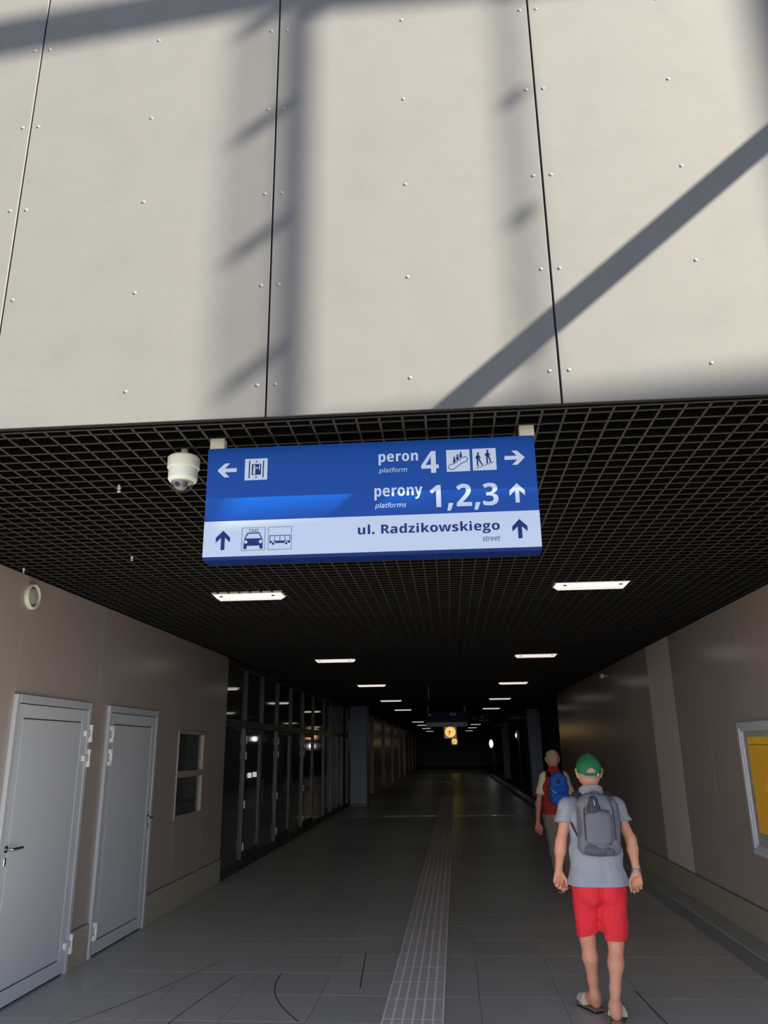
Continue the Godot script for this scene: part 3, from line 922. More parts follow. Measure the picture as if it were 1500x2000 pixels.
func sign_near() -> void:
	var X0 := -1.047
	var X1 := 0.417
	var Y0 := 2.569
	var Y1 := 3.090
	var at := Vector3((X0 + X1) * 0.5, Y0, -0.2)
	var t := thing("direction_sign", "large blue and white station direction sign hanging under the facade edge", "sign", at)
	var cx := (X0 + X1) * 0.5
	piece("housing", G.new().box(Vector3(0, (Y1 - Y0) * 0.5, -0.052), Vector3(X1 - X0, Y1 - Y0, 0.10), 0.004), M.blue_dark, t)
	piece("blue_face", G.new().box(Vector3(0, (Y1 + 2.745) * 0.5 - Y0, -0.002), Vector3(X1 - X0 - 0.002, Y1 - 2.745 - 0.001, 0.004), 0.0008), M.blue, t)
	piece("white_face", G.new().box(Vector3(0, (2.745 + 2.5835) * 0.5 - Y0, -0.002), Vector3(X1 - X0 - 0.002, 2.745 - 2.5835 - 0.0005, 0.004), 0.0008), M.white, t)
	for x in [-1.0125, 0.388]:
		piece("bracket", G.new().box(Vector3(x - cx, Y1 - Y0 + 0.03, -0.04), Vector3(0.066, 0.06, 0.05), 0.004), M.cream, t)
	var z := 0.0
	var flat := func(called: String, polys: Array, m: Material, lift: float) -> void:
		var g := G.new()
		for p in polys:
			var q := PackedVector2Array()
			for w in p:
				q.append(w - Vector2(cx, Y0))
			g.prism(q, z - 0.0004, z + lift)
		piece(called, g, m, t)
	var icon := func(x: float, y: float) -> Callable:   # maps the unit square onto a pictogram
		return func(p: Vector2) -> Vector2: return Vector2(x + p.x * 0.1025, y + p.y * 0.1015)
	lettering("lettering", "peron", true, 0.0, -0.271, -0.096, 2.977, 3.0305, z, M.white, t, Vector3(cx, Y0, 0))
	lettering("lettering", "platform", false, 0.2, -0.270, -0.145, 2.936, 2.9645, z, M.white, t, Vector3(cx, Y0, 0))
	lettering("lettering", "4", true, 0.0, -0.083, -0.006, 2.932, 3.034, z, M.white, t, Vector3(cx, Y0, 0))
	lettering("lettering", "perony", true, 0.0, -0.291, -0.080, 2.815, 2.8715, z, M.white, t, Vector3(cx, Y0, 0))
	lettering("lettering", "platforms", false, 0.2, -0.289, -0.152, 2.773, 2.8025, z, M.white, t, Vector3(cx, Y0, 0))
	lettering("lettering", "1,2,3", true, 0.0, -0.050, 0.246, 2.756, 2.876, z, M.white, t, Vector3(cx, Y0, 0))
	lettering("lettering", "ul. Radzikowskiego", true, 0.0, -0.364, 0.244, 2.650, 2.706, z, M.blue_dark, t, Vector3(cx, Y0, 0))
	lettering("lettering", "street", false, 0.2, 0.168, 0.244, 2.6153, 2.637, z, M.pack_dark, t, Vector3(cx, Y0, 0))
	flat.call("arrow", [arrow(Vector2(0.326, 2.9875), 0.088, 0.066, 0.5, 0.0)], M.white, 0.0008)
	flat.call("arrow", [arrow(Vector2(0.327, 2.8255), 0.088, 0.066, 0.5, PI / 2)], M.white, 0.0008)
	flat.call("arrow", [arrow(Vector2(-0.955, 2.9825), 0.088, 0.066, 0.5, PI)], M.white, 0.0008)
	flat.call("arrow", [arrow(Vector2(0.3285, 2.665), 0.085, 0.064, 0.5, PI / 2)], M.blue_dark, 0.0008)
	flat.call("arrow", [arrow(Vector2(-0.958, 2.6575), 0.087, 0.063, 0.5, PI / 2)], M.blue_dark, 0.0008)
	# escalator
	var box := func(x: float, y: float) -> Array: return [PackedVector2Array([Vector2(x, y), Vector2(x + 0.1025, y), Vector2(x + 0.1025, y + 0.1015), Vector2(x, y + 0.1015)])]
	var put_in := func(called: String, x: float, y: float, polys: Array, m: Material, lift := 0.0014) -> void:
		var f: Callable = icon.call(x, y)
		var o := []
		for p in polys:
			var q := PackedVector2Array()
			for w in p:
				q.append(f.call(w))
			o.append(q)
		flat.call(called, o, m, lift)
	flat.call("pictogram", box.call(0.0285, 2.934), M.white, 0.0008)
	var rail := [Vector2(0.16, 0.10), Vector2(0.30, 0.10), Vector2(0.42, 0.20), Vector2(0.66, 0.38), Vector2(0.84, 0.44), Vector2(0.90, 0.50), Vector2(0.90, 0.60), Vector2(0.82, 0.66), Vector2(0.70, 0.64), Vector2(0.36, 0.38), Vector2(0.26, 0.34), Vector2(0.14, 0.32), Vector2(0.08, 0.24), Vector2(0.09, 0.15)]
	var polys := []
	for i in rail.size():
		polys.append(stroke(rail[i], rail[(i + 1) % rail.size()], 0.028))
		polys.append(dot(rail[i], 0.014, 8))
	for e in [Vector2(0.34, 0.44), Vector2(0.48, 0.55), Vector2(0.62, 0.66)]:
		polys.append(dot(e + Vector2(0.0, 0.20), 0.042))
		polys.append(PackedVector2Array([e + Vector2(-0.055, -0.06), e + Vector2(0.05, 0.0), e + Vector2(0.05, 0.12), e + Vector2(0.02, 0.15), e + Vector2(-0.03, 0.15), e + Vector2(-0.055, 0.10)]))
	put_in.call("pictogram_figure", 0.0285, 2.934, polys, M.blue_dark)
	# stairs
	flat.call("pictogram", box.call(0.1430, 2.935), M.white, 0.0008)
	polys = []
	var step := Vector2(0.10, 0.10)
	for k in 5:
		polys.append(stroke(step, step + Vector2(0.10, 0.0), 0.022))
		polys.append(stroke(step + Vector2(0.10, -0.011), step + Vector2(0.155, 0.06), 0.022))
		step += Vector2(0.155, 0.055)
	for e in [[Vector2(0.23, 0.55), -1.0], [Vector2(0.64, 0.66), 1.0]]:
		var c: Vector2 = e[0]
		polys.append(dot(c + Vector2(0.01, 0.22), 0.05))
		polys.append(PackedVector2Array([c + Vector2(-0.06, 0.0), c + Vector2(0.05, 0.0), c + Vector2(0.07, 0.10), c + Vector2(0.03, 0.16), c + Vector2(-0.03, 0.16), c + Vector2(-0.06, 0.10)]))
		polys.append(stroke(c + Vector2(-0.03, 0.02), c + Vector2(-0.02, -0.36), 0.065))
		polys.append(stroke(c + Vector2(0.02, 0.02), c + Vector2(0.09, -0.16), 0.065))
		polys.append(stroke(c + Vector2(0.09, -0.14), c + Vector2(0.13 if e[1] > 0 else 0.18, -0.32), 0.055))
		polys.append(stroke(c + Vector2(0.04, 0.13), c + Vector2(0.11, 0.0), 0.04))
		polys.append(stroke(c + Vector2(-0.04, 0.13), c + Vector2(-0.10, -0.01), 0.04))
	put_in.call("pictogram_figure", 0.1430, 2.935, polys, M.blue_dark)
	# lift
	flat.call("pictogram", box.call(-0.8735, 2.9315), M.white, 0.0008)
	polys = [stroke(Vector2(0.20, 0.10), Vector2(0.20, 0.90), 0.05), stroke(Vector2(0.82, 0.10), Vector2(0.82, 0.90), 0.05), PackedVector2Array([Vector2(0.31, 0.24), Vector2(0.72, 0.24), Vector2(0.72, 0.74), Vector2(0.31, 0.74)]),
		PackedVector2Array([Vector2(0.47, 0.82), Vector2(0.55, 0.82), Vector2(0.51, 0.92)]), PackedVector2Array([Vector2(0.47, 0.17), Vector2(0.55, 0.17), Vector2(0.51, 0.07)])]
	put_in.call("pictogram_figure", -0.8735, 2.9315, polys, M.blue_dark)
	polys = [dot(Vector2(0.42, 0.66), 0.045), stroke(Vector2(0.42, 0.60), Vector2(0.42, 0.27), 0.09), stroke(Vector2(0.42, 0.56), Vector2(0.58, 0.56), 0.05), stroke(Vector2(0.65, 0.45), Vector2(0.65, 0.70), 0.04)]
	put_in.call("pictogram_figure", -0.8735, 2.9315, polys, M.white, 0.002)
	# taxi and bus, in thin frames on the white band
	for x in [-0.8740, -0.7565]:
		polys = []
		var cs := [Vector2(0, 0), Vector2(1, 0), Vector2(1, 1), Vector2(0, 1)]
		for i in 4:
			polys.append(stroke(cs[i], cs[(i + 1) % 4], 0.02))
		put_in.call("pictogram_frame", x, 2.6085, polys, M.pack, 0.0008)
	polys = [PackedVector2Array([Vector2(0.09, 0.06), Vector2(0.22, 0.06), Vector2(0.22, 0.20), Vector2(0.78, 0.20), Vector2(0.78, 0.06), Vector2(0.91, 0.06), Vector2(0.91, 0.42), Vector2(0.84, 0.52), Vector2(0.16, 0.52), Vector2(0.09, 0.42)]),
		stroke(Vector2(0.13, 0.50), Vector2(0.25, 0.76), 0.04), stroke(Vector2(0.87, 0.50), Vector2(0.75, 0.76), 0.04), stroke(Vector2(0.23, 0.755), Vector2(0.77, 0.755), 0.04)]
	put_in.call("pictogram_figure", -0.8740, 2.6085, polys, M.blue_dark)
	put_in.call("pictogram_figure", -0.8740, 2.6085, [dot(Vector2(0.18, 0.37), 0.075), dot(Vector2(0.82, 0.37), 0.075)], M.white, 0.002)
	lettering("lettering", "TAXI", true, 0.0, -0.845, -0.801, 2.689, 2.7045, z, M.pack, t, Vector3(cx, Y0, 0))
	polys = [PackedVector2Array([Vector2(0.06, 0.28), Vector2(0.94, 0.28), Vector2(0.94, 0.38), Vector2(0.06, 0.38)]), stroke(Vector2(0.07, 0.37), Vector2(0.07, 0.62), 0.025), stroke(Vector2(0.93, 0.37), Vector2(0.93, 0.62), 0.025),
		stroke(Vector2(0.06, 0.615), Vector2(0.94, 0.615), 0.025), stroke(Vector2(0.28, 0.37), Vector2(0.28, 0.62), 0.02), stroke(Vector2(0.50, 0.37), Vector2(0.50, 0.62), 0.02), stroke(Vector2(0.72, 0.37), Vector2(0.72, 0.62), 0.02)]
	put_in.call("pictogram_figure", -0.7565, 2.6085, polys, M.blue_dark)
	put_in.call("pictogram_figure", -0.7565, 2.6085, [dot(Vector2(0.22, 0.28), 0.08), dot(Vector2(0.78, 0.28), 0.08)], M.white, 0.0018)
	put_in.call("pictogram_figure", -0.7565, 2.6085, [dot(Vector2(0.22, 0.26), 0.055), dot(Vector2(0.78, 0.26), 0.055)], M.blue_dark, 0.0022)

func fittings() -> void:
	# the dome camera left of the sign
	var t := thing("dome_camera", "white dome surveillance camera hanging left of the blue sign", "camera", Vector3(-1.212, CEIL, -0.352))
	piece("stem", G.new().lathe(Vector3.ZERO, [Vector2(0.0, 0.02), Vector2(0.016, 0.02), Vector2(0.016, -0.03), Vector2(0.0, -0.03)], 14), M.camera, t)
	piece("cover", G.new().lathe(Vector3.ZERO, [Vector2(0.0, -0.022), Vector2(0.045, -0.024), Vector2(0.068, -0.030), Vector2(0.075, -0.038), Vector2(0.075, -0.088), Vector2(0.070, -0.093), Vector2(0.0, -0.093)], 32), M.camera, t)
	piece("body", G.new().lathe(Vector3.ZERO, [Vector2(0.0, -0.088), Vector2(0.068, -0.089), Vector2(0.068, -0.142), Vector2(0.062, -0.152), Vector2(0.048, -0.157), Vector2(0.0, -0.157)], 32), M.camera, t)
	piece("dome", G.new().ball(Vector3(0, -0.155, 0), Vector3(0.052, 0.052, 0.052), 24, 8, -0.5, 0.0), M.dome, t)
	var lens := piece("lens", G.new().ball(Vector3(-0.006, -0.164, 0.010), Vector3(0.034, 0.034, 0.034), 16, 10), M.brushed, t)
	piece("lens_glass", G.new().ball(Vector3(-0.010, -0.174, 0.037), Vector3(0.013, 0.013, 0.008), 14, 8), M.dark, lens)
	# the round loudspeaker
	var s := thing("loudspeaker", "round white loudspeaker high on the left wall above the first door", "loudspeaker", Vector3(XL, 2.99, -2.91))
	var out := Basis(Vector3.FORWARD, PI / 2)
	piece("ring", G.new().lathe(Vector3.ZERO, [Vector2(0.106, 0.0), Vector2(0.106, 0.018), Vector2(0.098, 0.03), Vector2(0.086, 0.03), Vector2(0.078, 0.012)], 36, out), M.camera, s)
	piece("grille", G.new().lathe(Vector3.ZERO, [Vector2(0.0, 0.034), Vector2(0.04, 0.031), Vector2(0.062, 0.024), Vector2(0.068, 0.012)], 30, out), M.grille, s)
	piece("gap_ring", G.new().lathe(Vector3.ZERO, [Vector2(0.06, 0.008), Vector2(0.086, 0.008)], 30, out), M.groove, s)
	for k in 3:
		var sp := thing("sprinkler", ["small white sprinkler head under the lattice, left of the dome camera", "small white sprinkler head under the lattice between sign and left wall", "small white sprinkler head near the loudspeaker"][k], "sprinkler", [Vector3(-1.728, CEIL, -0.813), Vector3(-2.276, CEIL, -2.34), Vector3(-3.25, CEIL, -2.609)][k])
		piece("sprinkler_body", G.new().lathe(Vector3.ZERO, [Vector2(0.0, 0.01), Vector2(0.009, 0.01), Vector2(0.009, -0.012), Vector2(0.004, -0.016), Vector2(0.004, -0.026), Vector2(0.011, -0.028), Vector2(0.0, -0.030)], 10), M.camera, sp)
	var sn := thing("wall_camera", "small white camera on the right wall high beside the paler strip", "camera", Vector3(XR, 2.99, -11.45))
	piece("mount_arm", G.new().tube([Vector3(0, 0, 0), Vector3(-0.08, 0, 0)], 0.015, 10), M.camera, sn)
	piece("camera_body", G.new().box(Vector3(-0.11, -0.01, 0.03), Vector3(0.07, 0.08, 0.14), 0.015), M.camera, sn)
	var rd := thing("hanging_rod", "thin grey rod hanging from the lattice above the far sign", "rod", Vector3(-0.45, CEIL, -15.14))
	piece("rod", G.new().tube([Vector3(0, 0.01, 0), Vector3(0, -0.29, 0)], 0.012, 8), M.brushed, rd)
	piece("rod_end", G.new().ball(Vector3(0, -0.295, 0), Vector3(0.018, 0.018, 0.018), 10, 6), M.brushed, rd)

func poster_case() -> void:
	var t := thing("poster_case", "silver framed lit wall case with a yellow timetable poster on the right wall", "display case", Vector3(XR, 0, 0))
	var z0 := -3.95
	var z1 := -5.21
	var y0 := 0.78
	var y1 := 1.985
	var w := 0.055
	piece("frame_rail", span(-0.045, -0.001, y1 - w, y1, z0, z1, 0.006), M.frame, t)
	piece("frame_rail", span(-0.045, -0.001, y0, y0 + w, z0, z1, 0.006), M.frame, t)
	piece("frame_stile", span(-0.045, -0.001, y0 + w, y1 - w, z1 + w, z1, 0.006), M.frame, t)
	piece("frame_stile", span(-0.045, -0.001, y0 + w, y1 - w, z0, z0 - w, 0.006), M.frame, t)
	var i := 0.03
	piece("inner_bead", span(-0.034, -0.012, y1 - w - i, y1 - w, z0 - w, z1 + w, 0.003), M.frame, t)
	piece("inner_bead", span(-0.034, -0.012, y0 + w, y0 + w + i, z0 - w, z1 + w, 0.003), M.frame, t)
	piece("inner_bead", span(-0.034, -0.012, y0 + w + i, y1 - w - i, z1 + w + i, z1 + w, 0.003), M.frame, t)
	piece("inner_bead", span(-0.034, -0.012, y0 + w + i, y1 - w - i, z0 - w, z0 - w - i, 0.003), M.frame, t)
	piece("backboard", span(-0.012, -0.001, y0 + w, y1 - w, z0 - w, z1 + w), M.mount, t)
	# the printed sheet: rows and columns of a timetable
	var im := Image.create_empty(384, 384, false, Image.FORMAT_RGB8)
	im.fill(Color(0.97, 0.74, 0.05))
	im.fill_rect(Rect2i(0, 30, 384, 3), Color(0.25, 0.17, 0.02))
	for r in 42:
		im.fill_rect(Rect2i(0, 40 + r * 8, 384, 1), Color(0.62, 0.43, 0.05))
	for c in [60, 120, 200, 290]:
		im.fill_rect(Rect2i(c, 33, 1, 351), Color(0.55, 0.38, 0.05))
	var pm := mat(Color(1, 1, 1), 0.5)
	pm.albedo_texture = ImageTexture.create_from_image(im)
	pm.emission_enabled = true
	pm.emission = Color.BLACK
	pm.emission_texture = pm.albedo_texture
	pm.emission_energy_multiplier = 0.2
	var pl := AreaLight3D.new()
	pl.name = "case_light"
	pl.position = Vector3(-0.06, (y0 + y1) * 0.5, (z0 + z1) * 0.5)
	pl.rotation.y = PI / 2
	pl.area_size = Vector2(0.9, 0.8)
	pl.light_color = Color(1.0, 0.85, 0.45)
	pl.light_energy = 0.03
	pl.shadow_enabled = true
	t.add_child(pl)
	var q := QuadMesh.new()
	q.size = Vector2(0.95, 0.86)
	var sheet := put("timetable_sheet", q, pm, t, Vector3(-0.0135, (y0 + y1) * 0.5 + 0.03, (z0 + z1) * 0.5))
	sheet.rotation.y = -PI / 2
	piece("pane", span(-0.026, -0.022, y0 + w, y1 - w, z0 - w, z1 + w), M.clear, t)

func tactile() -> void:
	var t := thing("tactile_paving", "ribbed tactile guide strip with pale lines running along the floor", "tactile paving", Vector3(-0.323, 0, -3.0))
	t.rotation.y = -0.0072
	piece("line_bed", span(-0.211, 0.211, 0.0005, 0.0055, 3.0, -40.0), M.tactile_line, t)
	var bar := G.new().box(Vector3(0, 0.0040, 0), Vector3(0.0565, 0.004, 0.427), 0.001).mesh()
	var rest := G.new()
	for r in 100:
		for k in 6:
			var p := Vector3(-0.1725 + 0.069 * k, 0, 2.35 - 0.4395 * r)
			if r < 50:
				put("tactile_bar", bar, M.tactile, t, p)
			elif p.z > -36.5:
				rest.box(p + Vector3(0, 0.004, 0), Vector3(0.0585, 0.004, 0.426))
	tag(piece("tactile_bars_beyond", rest, M.tactile, t), "", "", "", "stuff")

# ------------------------------------------------------------------ people
func hand(w: Vector3, down: Vector3, palm: Vector3, thumb: Vector3, curl: float, s := 1.0) -> Array:
	down = down.normalized()
	palm = (palm - down * palm.dot(down)).normalized()
	thumb = (thumb - down * thumb.dot(down) - palm * thumb.dot(palm)).normalized()
	var o := [cap(w - down * 0.03, w + down * 0.02, 0.027 * s, 0.026 * s)]
	var lens := [[0.040, 0.025, 0.020], [0.044, 0.028, 0.021], [0.041, 0.026, 0.020], [0.033, 0.020, 0.017]]
	for i in 4:
		var side: float = [0.031, 0.0105, -0.0105, -0.030][i] * s
		var kn: Vector3 = w + down * ([0.086, 0.090, 0.085, 0.076][i] * s) + thumb * side + palm * (-0.002)
		o.append(cap(w + down * 0.018 + thumb * side * 0.55, kn, 0.0155 * s, 0.0120 * s))
		var th := 0.0
		var p := kn
		for j in 3:
			th += deg_to_rad([38.0, 52.0, 36.0][j] + 4.0 * i) * curl
			var q: Vector3 = p + (down * cos(th) + palm * sin(th) + thumb * 0.02) * lens[i][j] * s
			o.append(cap(p, q, [0.0102, 0.0096, 0.0088][j] * s, [0.0096, 0.0088, 0.0078][j] * s))
			p = q
	var b: Vector3 = w + down * 0.030 * s + thumb * 0.022 * s + palm * 0.008 * s
	var c: Vector3 = b + (down * 0.72 + thumb * 0.52 + palm * 0.42).normalized() * 0.043 * s
	var d: Vector3 = c + (down * 0.88 + palm * 0.42 - thumb * 0.06).normalized() * 0.031 * s
	var e: Vector3 = d + (down * 0.84 + palm * 0.45 - thumb * 0.28).normalized() * 0.025 * s
	o.append(cap(w + down * 0.012 * s + thumb * 0.008 * s, b, 0.017 * s, 0.015 * s))
	o.append(cap(b, c, 0.0145 * s, 0.0112 * s))
	o.append(cap(c, d, 0.0112 * s, 0.0100 * s))
	o.append(cap(d, e, 0.0100 * s, 0.0082 * s))
	return o

func head_prims(c: Vector3, neck: Vector3) -> Array:   # facing -z
	var o := [cap(c + Vector3(0, 0.022, 0.022), c + Vector3(0, 0.022, -0.030), 0.083, 0.078), cap(c + Vector3(0, -0.02, 0.0), c + Vector3(0, -0.03, -0.03), 0.074, 0.066),
		cap(c + Vector3(0, -0.06, -0.035), c + Vector3(0, -0.098, -0.072), 0.055, 0.026), cap(c + Vector3(-0.045, -0.06, -0.01), c + Vector3(0, -0.10, -0.07), 0.028, 0.022),
		cap(c + Vector3(0.045, -0.06, -0.01), c + Vector3(0, -0.10, -0.07), 0.028, 0.022), cap(c + Vector3(0, -0.06, 0.025), neck, 0.056, 0.062)]
	return o

func face_prims(c: Vector3) -> Array:
	var o := [cap(c + Vector3(0, 0.002, -0.098), c + Vector3(0, -0.034, -0.119), 0.008, 0.013), cap(c + Vector3(-0.012, -0.036, -0.106), c + Vector3(0.012, -0.036, -0.106), 0.009, 0.009),
		cap(c + Vector3(-0.045, 0.014, -0.083), c + Vector3(0.045, 0.014, -0.083), 0.014, 0.014), cap(c + Vector3(-0.02, -0.064, -0.096), c + Vector3(0.02, -0.064, -0.096), 0.008, 0.008),
		cap(c + Vector3(0, 0.0, -0.05), c + Vector3(0, -0.07, -0.06), 0.055, 0.045)]
	for s in [-1.0, 1.0]:
		o.append(cap(c + Vector3(0.082 * s, 0.004, 0.0), c + Vector3(0.094 * s, 0.010, 0.016), 0.008, 0.007))
		o.append(cap(c + Vector3(0.094 * s, 0.010, 0.016), c + Vector3(0.092 * s, -0.016, 0.020), 0.0075, 0.0065))
		o.append(cap(c + Vector3(0.092 * s, -0.016, 0.020), c + Vector3(0.081 * s, -0.046, 0.006), 0.0065, 0.008))
		o.append(cap(c + Vector3(0.080 * s, -0.005, 0.004), c + Vector3(0.080 * s, -0.036, 0.004), 0.011, 0.009))
	return o

func eyes(c: Vector3, parent: Node) -> void:
	for s in [-1.0, 1.0]:
		var e := piece("eye", G.new().ball(c + Vector3(0.031 * s, -0.004, -0.086), Vector3(0.012, 0.010, 0.011), 12, 8), M.eye, parent)
		piece("iris", G.new().ball(c + Vector3(0.031 * s, -0.004, -0.0955), Vector3(0.005, 0.005, 0.0025), 10, 6), M.dark, e)
	piece("lips", G.new().ball(c + Vector3(0, -0.066, -0.1045), Vector3(0.022, 0.006, 0.004), 14, 6), M.lip, parent)

func clog(t: Node3D, heel: Vector3, toe: Vector3) -> void:
	var f := (toe - heel) * Vector3(1, 0, 1)
	var d := f.normalized()
	var s := d.cross(Vector3.UP)
	var l := f.length()
	var sole := G.new()
	var pts := [[0.0, 0.030], [0.06, 0.040], [0.3, 0.040], [0.55, 0.043], [0.78, 0.052], [0.92, 0.043], [1.0, 0.016]]
	for layer in [[0.0, 0.013, M.shoe, "outsole"], [0.013, 0.030, M.cork, "footbed"]]:
		var g := G.new()
		for i in pts.size() - 1:
			var a: Vector3 = heel + d * (l * pts[i][0])
			var b: Vector3 = heel + d * (l * pts[i + 1][0])
			var wa: Vector3 = s * pts[i][1]
			var wb: Vector3 = s * pts[i + 1][1]
			var y0: Vector3 = Vector3.UP * layer[0]
			var y1: Vector3 = Vector3.UP * layer[1]
			g.quad(a - wa + y1, a + wa + y1, b + wb + y1, b - wb + y1, Vector3.UP)
			g.quad(a - wa + y0, a + wa + y0, b + wb + y0, b - wb + y0, Vector3.DOWN)
			g.quad(a + wa + y0, b + wb + y0, b + wb + y1, a + wa + y1, s)
			g.quad(a - wa + y0, b - wb + y0, b - wb + y1, a - wa + y1, -s)
			if i == 0:
				g.quad(a - wa + y0, a + wa + y0, a + wa + y1, a - wa + y1, -d)
			if i == pts.size() - 2:
				g.quad(b - wb + y0, b + wb + y0, b + wb + y1, b - wb + y1, d)
		piece(layer[3], g, layer[2], t)
	var up := G.new()
	var h := heel + Vector3.UP * 0.042
	net(up, [cap(h + d * l * 0.55, h + d * l * 0.86, 0.054, 0.040), cap(h + d * l * 0.42 + s * 0.02, h + d * l * 0.6, 0.046, 0.048), cap(h + d * l * 0.42 - s * 0.02, h + d * l * 0.6, 0.046, 0.048)], 0.006, 0.02,
		[[heel + Vector3.UP * 0.028, Vector3.DOWN, 1.0], [heel + d * l * 0.40 + Vector3.UP * 0.03, (-d + Vector3.UP * 0.55).normalized(), 1.0]])
	var u := piece("clog_upper", up, M.clog, t)
	piece("strap", G.new().tube([h + d * l * 0.55 - s * 0.056, h + d * l * 0.55 - s * 0.036 + Vector3.UP * 0.042, h + d * l * 0.55 + Vector3.UP * 0.057, h + d * l * 0.55 + s * 0.036 + Vector3.UP * 0.042, h + d * l * 0.55 + s * 0.056], 0.010, 8, 0.4), M.clog, u)

func man() -> void:
	var t := thing("person", "man in green cap, grey polo shirt and red shorts walking away in the passage", "person", Vector3(1.0, 0, -3.14))
	var root := Vector3(1.0, 0, -3.14)
	var head := Vector3(1.034, 1.600, -3.245)
	var neck := Vector3(1.022, 1.43, -3.175)
	var sh := [Vector3(0.850, 1.350, -3.165), Vector3(1.186, 1.346, -3.165)]
	var el := [Vector3(0.772, 1.120, -3.120), Vector3(1.268, 1.132, -3.105)]
	var wr := [Vector3(0.750, 0.925, -3.170), Vector3(1.289, 0.925, -3.130)]
	var hip := [Vector3(0.930, 0.845, -3.150), Vector3(1.108, 0.845, -3.145)]
	var kn := [Vector3(0.922, 0.475, -3.215), Vector3(1.098, 0.472, -3.115)]
	var an := [Vector3(0.950, 0.105, -3.270), Vector3(1.040, 0.105, -3.035)]
	var heel := [Vector3(0.972, 0.0, -3.255), Vector3(1.034, 0.0, -2.995)]
	var toe := [Vector3(0.872, 0.0, -3.475), Vector3(1.105, 0.0, -3.235)]
	# the body, one continuous skin
	var b := G.new()
	var pr := head_prims(head, neck)
	pr.append(cap(neck, Vector3(1.02, 1.30, -3.16), 0.062, 0.10))
	pr.append(cap(Vector3(0.96, 1.25, -3.16), Vector3(1.08, 1.25, -3.16), 0.09, 0.09))
	pr.append(cap(Vector3(1.02, 1.25, -3.16), Vector3(1.02, 0.88, -3.15), 0.11, 0.12))
	for i in 2:
		var q: float = -1.0 if i == 0 else 1.0
		pr.append(cap(Vector3(1.02, 1.36, -3.165), sh[i], 0.065, 0.052))
		pr.append(cap(sh[i], el[i], 0.047, 0.035))
		pr.append(cap(el[i], (el[i] as Vector3).lerp(wr[i], 0.3), 0.034, 0.036))
		pr.append(cap((el[i] as Vector3).lerp(wr[i], 0.3), wr[i], 0.036, 0.0245))
		pr.append(cap(hip[i], kn[i], 0.082, 0.052))
		var calf: Vector3 = (kn[i] as Vector3).lerp(an[i], 0.32) + Vector3(0.0, 0, 0.012)
		pr.append(cap(kn[i], calf, 0.050, 0.051))
		pr.append(cap(calf, (kn[i] as Vector3).lerp(an[i], 0.72), 0.051, 0.034))
		pr.append(cap((kn[i] as Vector3).lerp(an[i], 0.72), an[i], 0.034, 0.033))
		var d: Vector3 = (toe[i] - heel[i]).normalized()
		pr.append(cap(an[i], heel[i] + Vector3(0, 0.062, 0) + d * 0.03, 0.035, 0.031))
		pr.append(cap(heel[i] + Vector3(0, 0.058, 0) + d * 0.035, heel[i] + Vector3(0, 0.050, 0) + d * 0.19, 0.030, 0.026))
		pr.append(cap(an[i], heel[i] + Vector3(0, 0.055, 0) + d * 0.17, 0.034, 0.026))
	net(b, pr, 0.0115, 0.03)
	var hp := [cap(head + Vector3(0, 0.022, 0.022), head + Vector3(0, 0.022, -0.030), 0.0835, 0.0785), cap(head + Vector3(0, -0.02, 0.0), head + Vector3(0, -0.03, -0.03), 0.0745, 0.0665), cap(head + Vector3(0, -0.06, -0.035), head + Vector3(0, -0.098, -0.072), 0.0555, 0.0265)]
	net(b, hp + face_prims(head), 0.0042, 0.014)
	net(b, hand(wr[0], wr[0] - el[0] + Vector3(0.01, -0.04, 0.0), Vector3(0.25, 0, 1), Vector3(1, 0, -0.2), 1.05), 0.0032, 0.008)
	net(b, hand(wr[1], wr[1] - el[1] + Vector3(-0.03, -0.04, 0.0), Vector3(-0.35, 0, 1), Vector3(-1, 0, -0.3), 0.85), 0.0032, 0.008)
	var body := piece("body", b, M.skin, t, -root)
	eyes(head, body)
	var hr := G.new()
	net(hr, [cap(head + Vector3(0, 0.018, 0.022), head + Vector3(0, 0.018, -0.01), 0.0845, 0.082), cap(head + Vector3(0, -0.025, 0.018), head + Vector3(0, -0.02, 0.0), 0.0775, 0.0765)], 0.006, 0.02, [[head + Vector3(0, -0.031, 0), Vector3(0, -1, -0.25).normalized(), 1.0], [head + Vector3(0, 0, -0.01), Vector3(0, 0.2, -1).normalized(), 1.0]])
	piece("hair", hr, M.hair, body)
	# cap: a shell with an arched opening at the back, strap and visor
	var cg := G.new()
	var cc := head + Vector3(0, -0.006, 0.0)
	var tilt := Basis(Vector3.RIGHT, 0.17)
	var segs := 48
	var shell := func(a: float, v: float, grow: float) -> Vector3:
		var d := wrapf(a - PI / 2, -PI, PI)   # 0 at the back (+z)
		var e0 := 0.0
		if absf(d) < 0.46:
			e0 = 0.40 * sqrt(1.0 - pow(d / 0.46, 2.0))
		var e := lerpf(e0, PI / 2, v)
		var r := Vector3(0.0965 + grow, 0.130 + grow, 0.121 + grow)
		return cc + tilt * (Vector3(cos(e) * cos(a), sin(e), cos(e) * sin(a)) * r)
	for k in segs:
		for j in 12:
			for grow in [0.0, -0.004]:
				var p := []
				for w in [[k, j], [k + 1, j], [k + 1, j + 1], [k, j + 1]]:
					p.append(shell.call(TAU * w[0] / segs, w[1] / 12.0, grow))
				var nn := []
				for w in p:
					nn.append(((w - cc) as Vector3).normalized() * (1.0 if grow == 0.0 else -1.0))
				cg.tri_n(p[0], p[1], p[2], nn[0], nn[1], nn[2])
				cg.tri_n(p[0], p[2], p[3], nn[0], nn[2], nn[3])
		cg.quad(shell.call(TAU * k / segs, 0.0, 0.0), shell.call(TAU * (k + 1) / segs, 0.0, 0.0), shell.call(TAU * (k + 1) / segs, 0.0, -0.004), shell.call(TAU * k / segs, 0.0, -0.004), Vector3.DOWN)
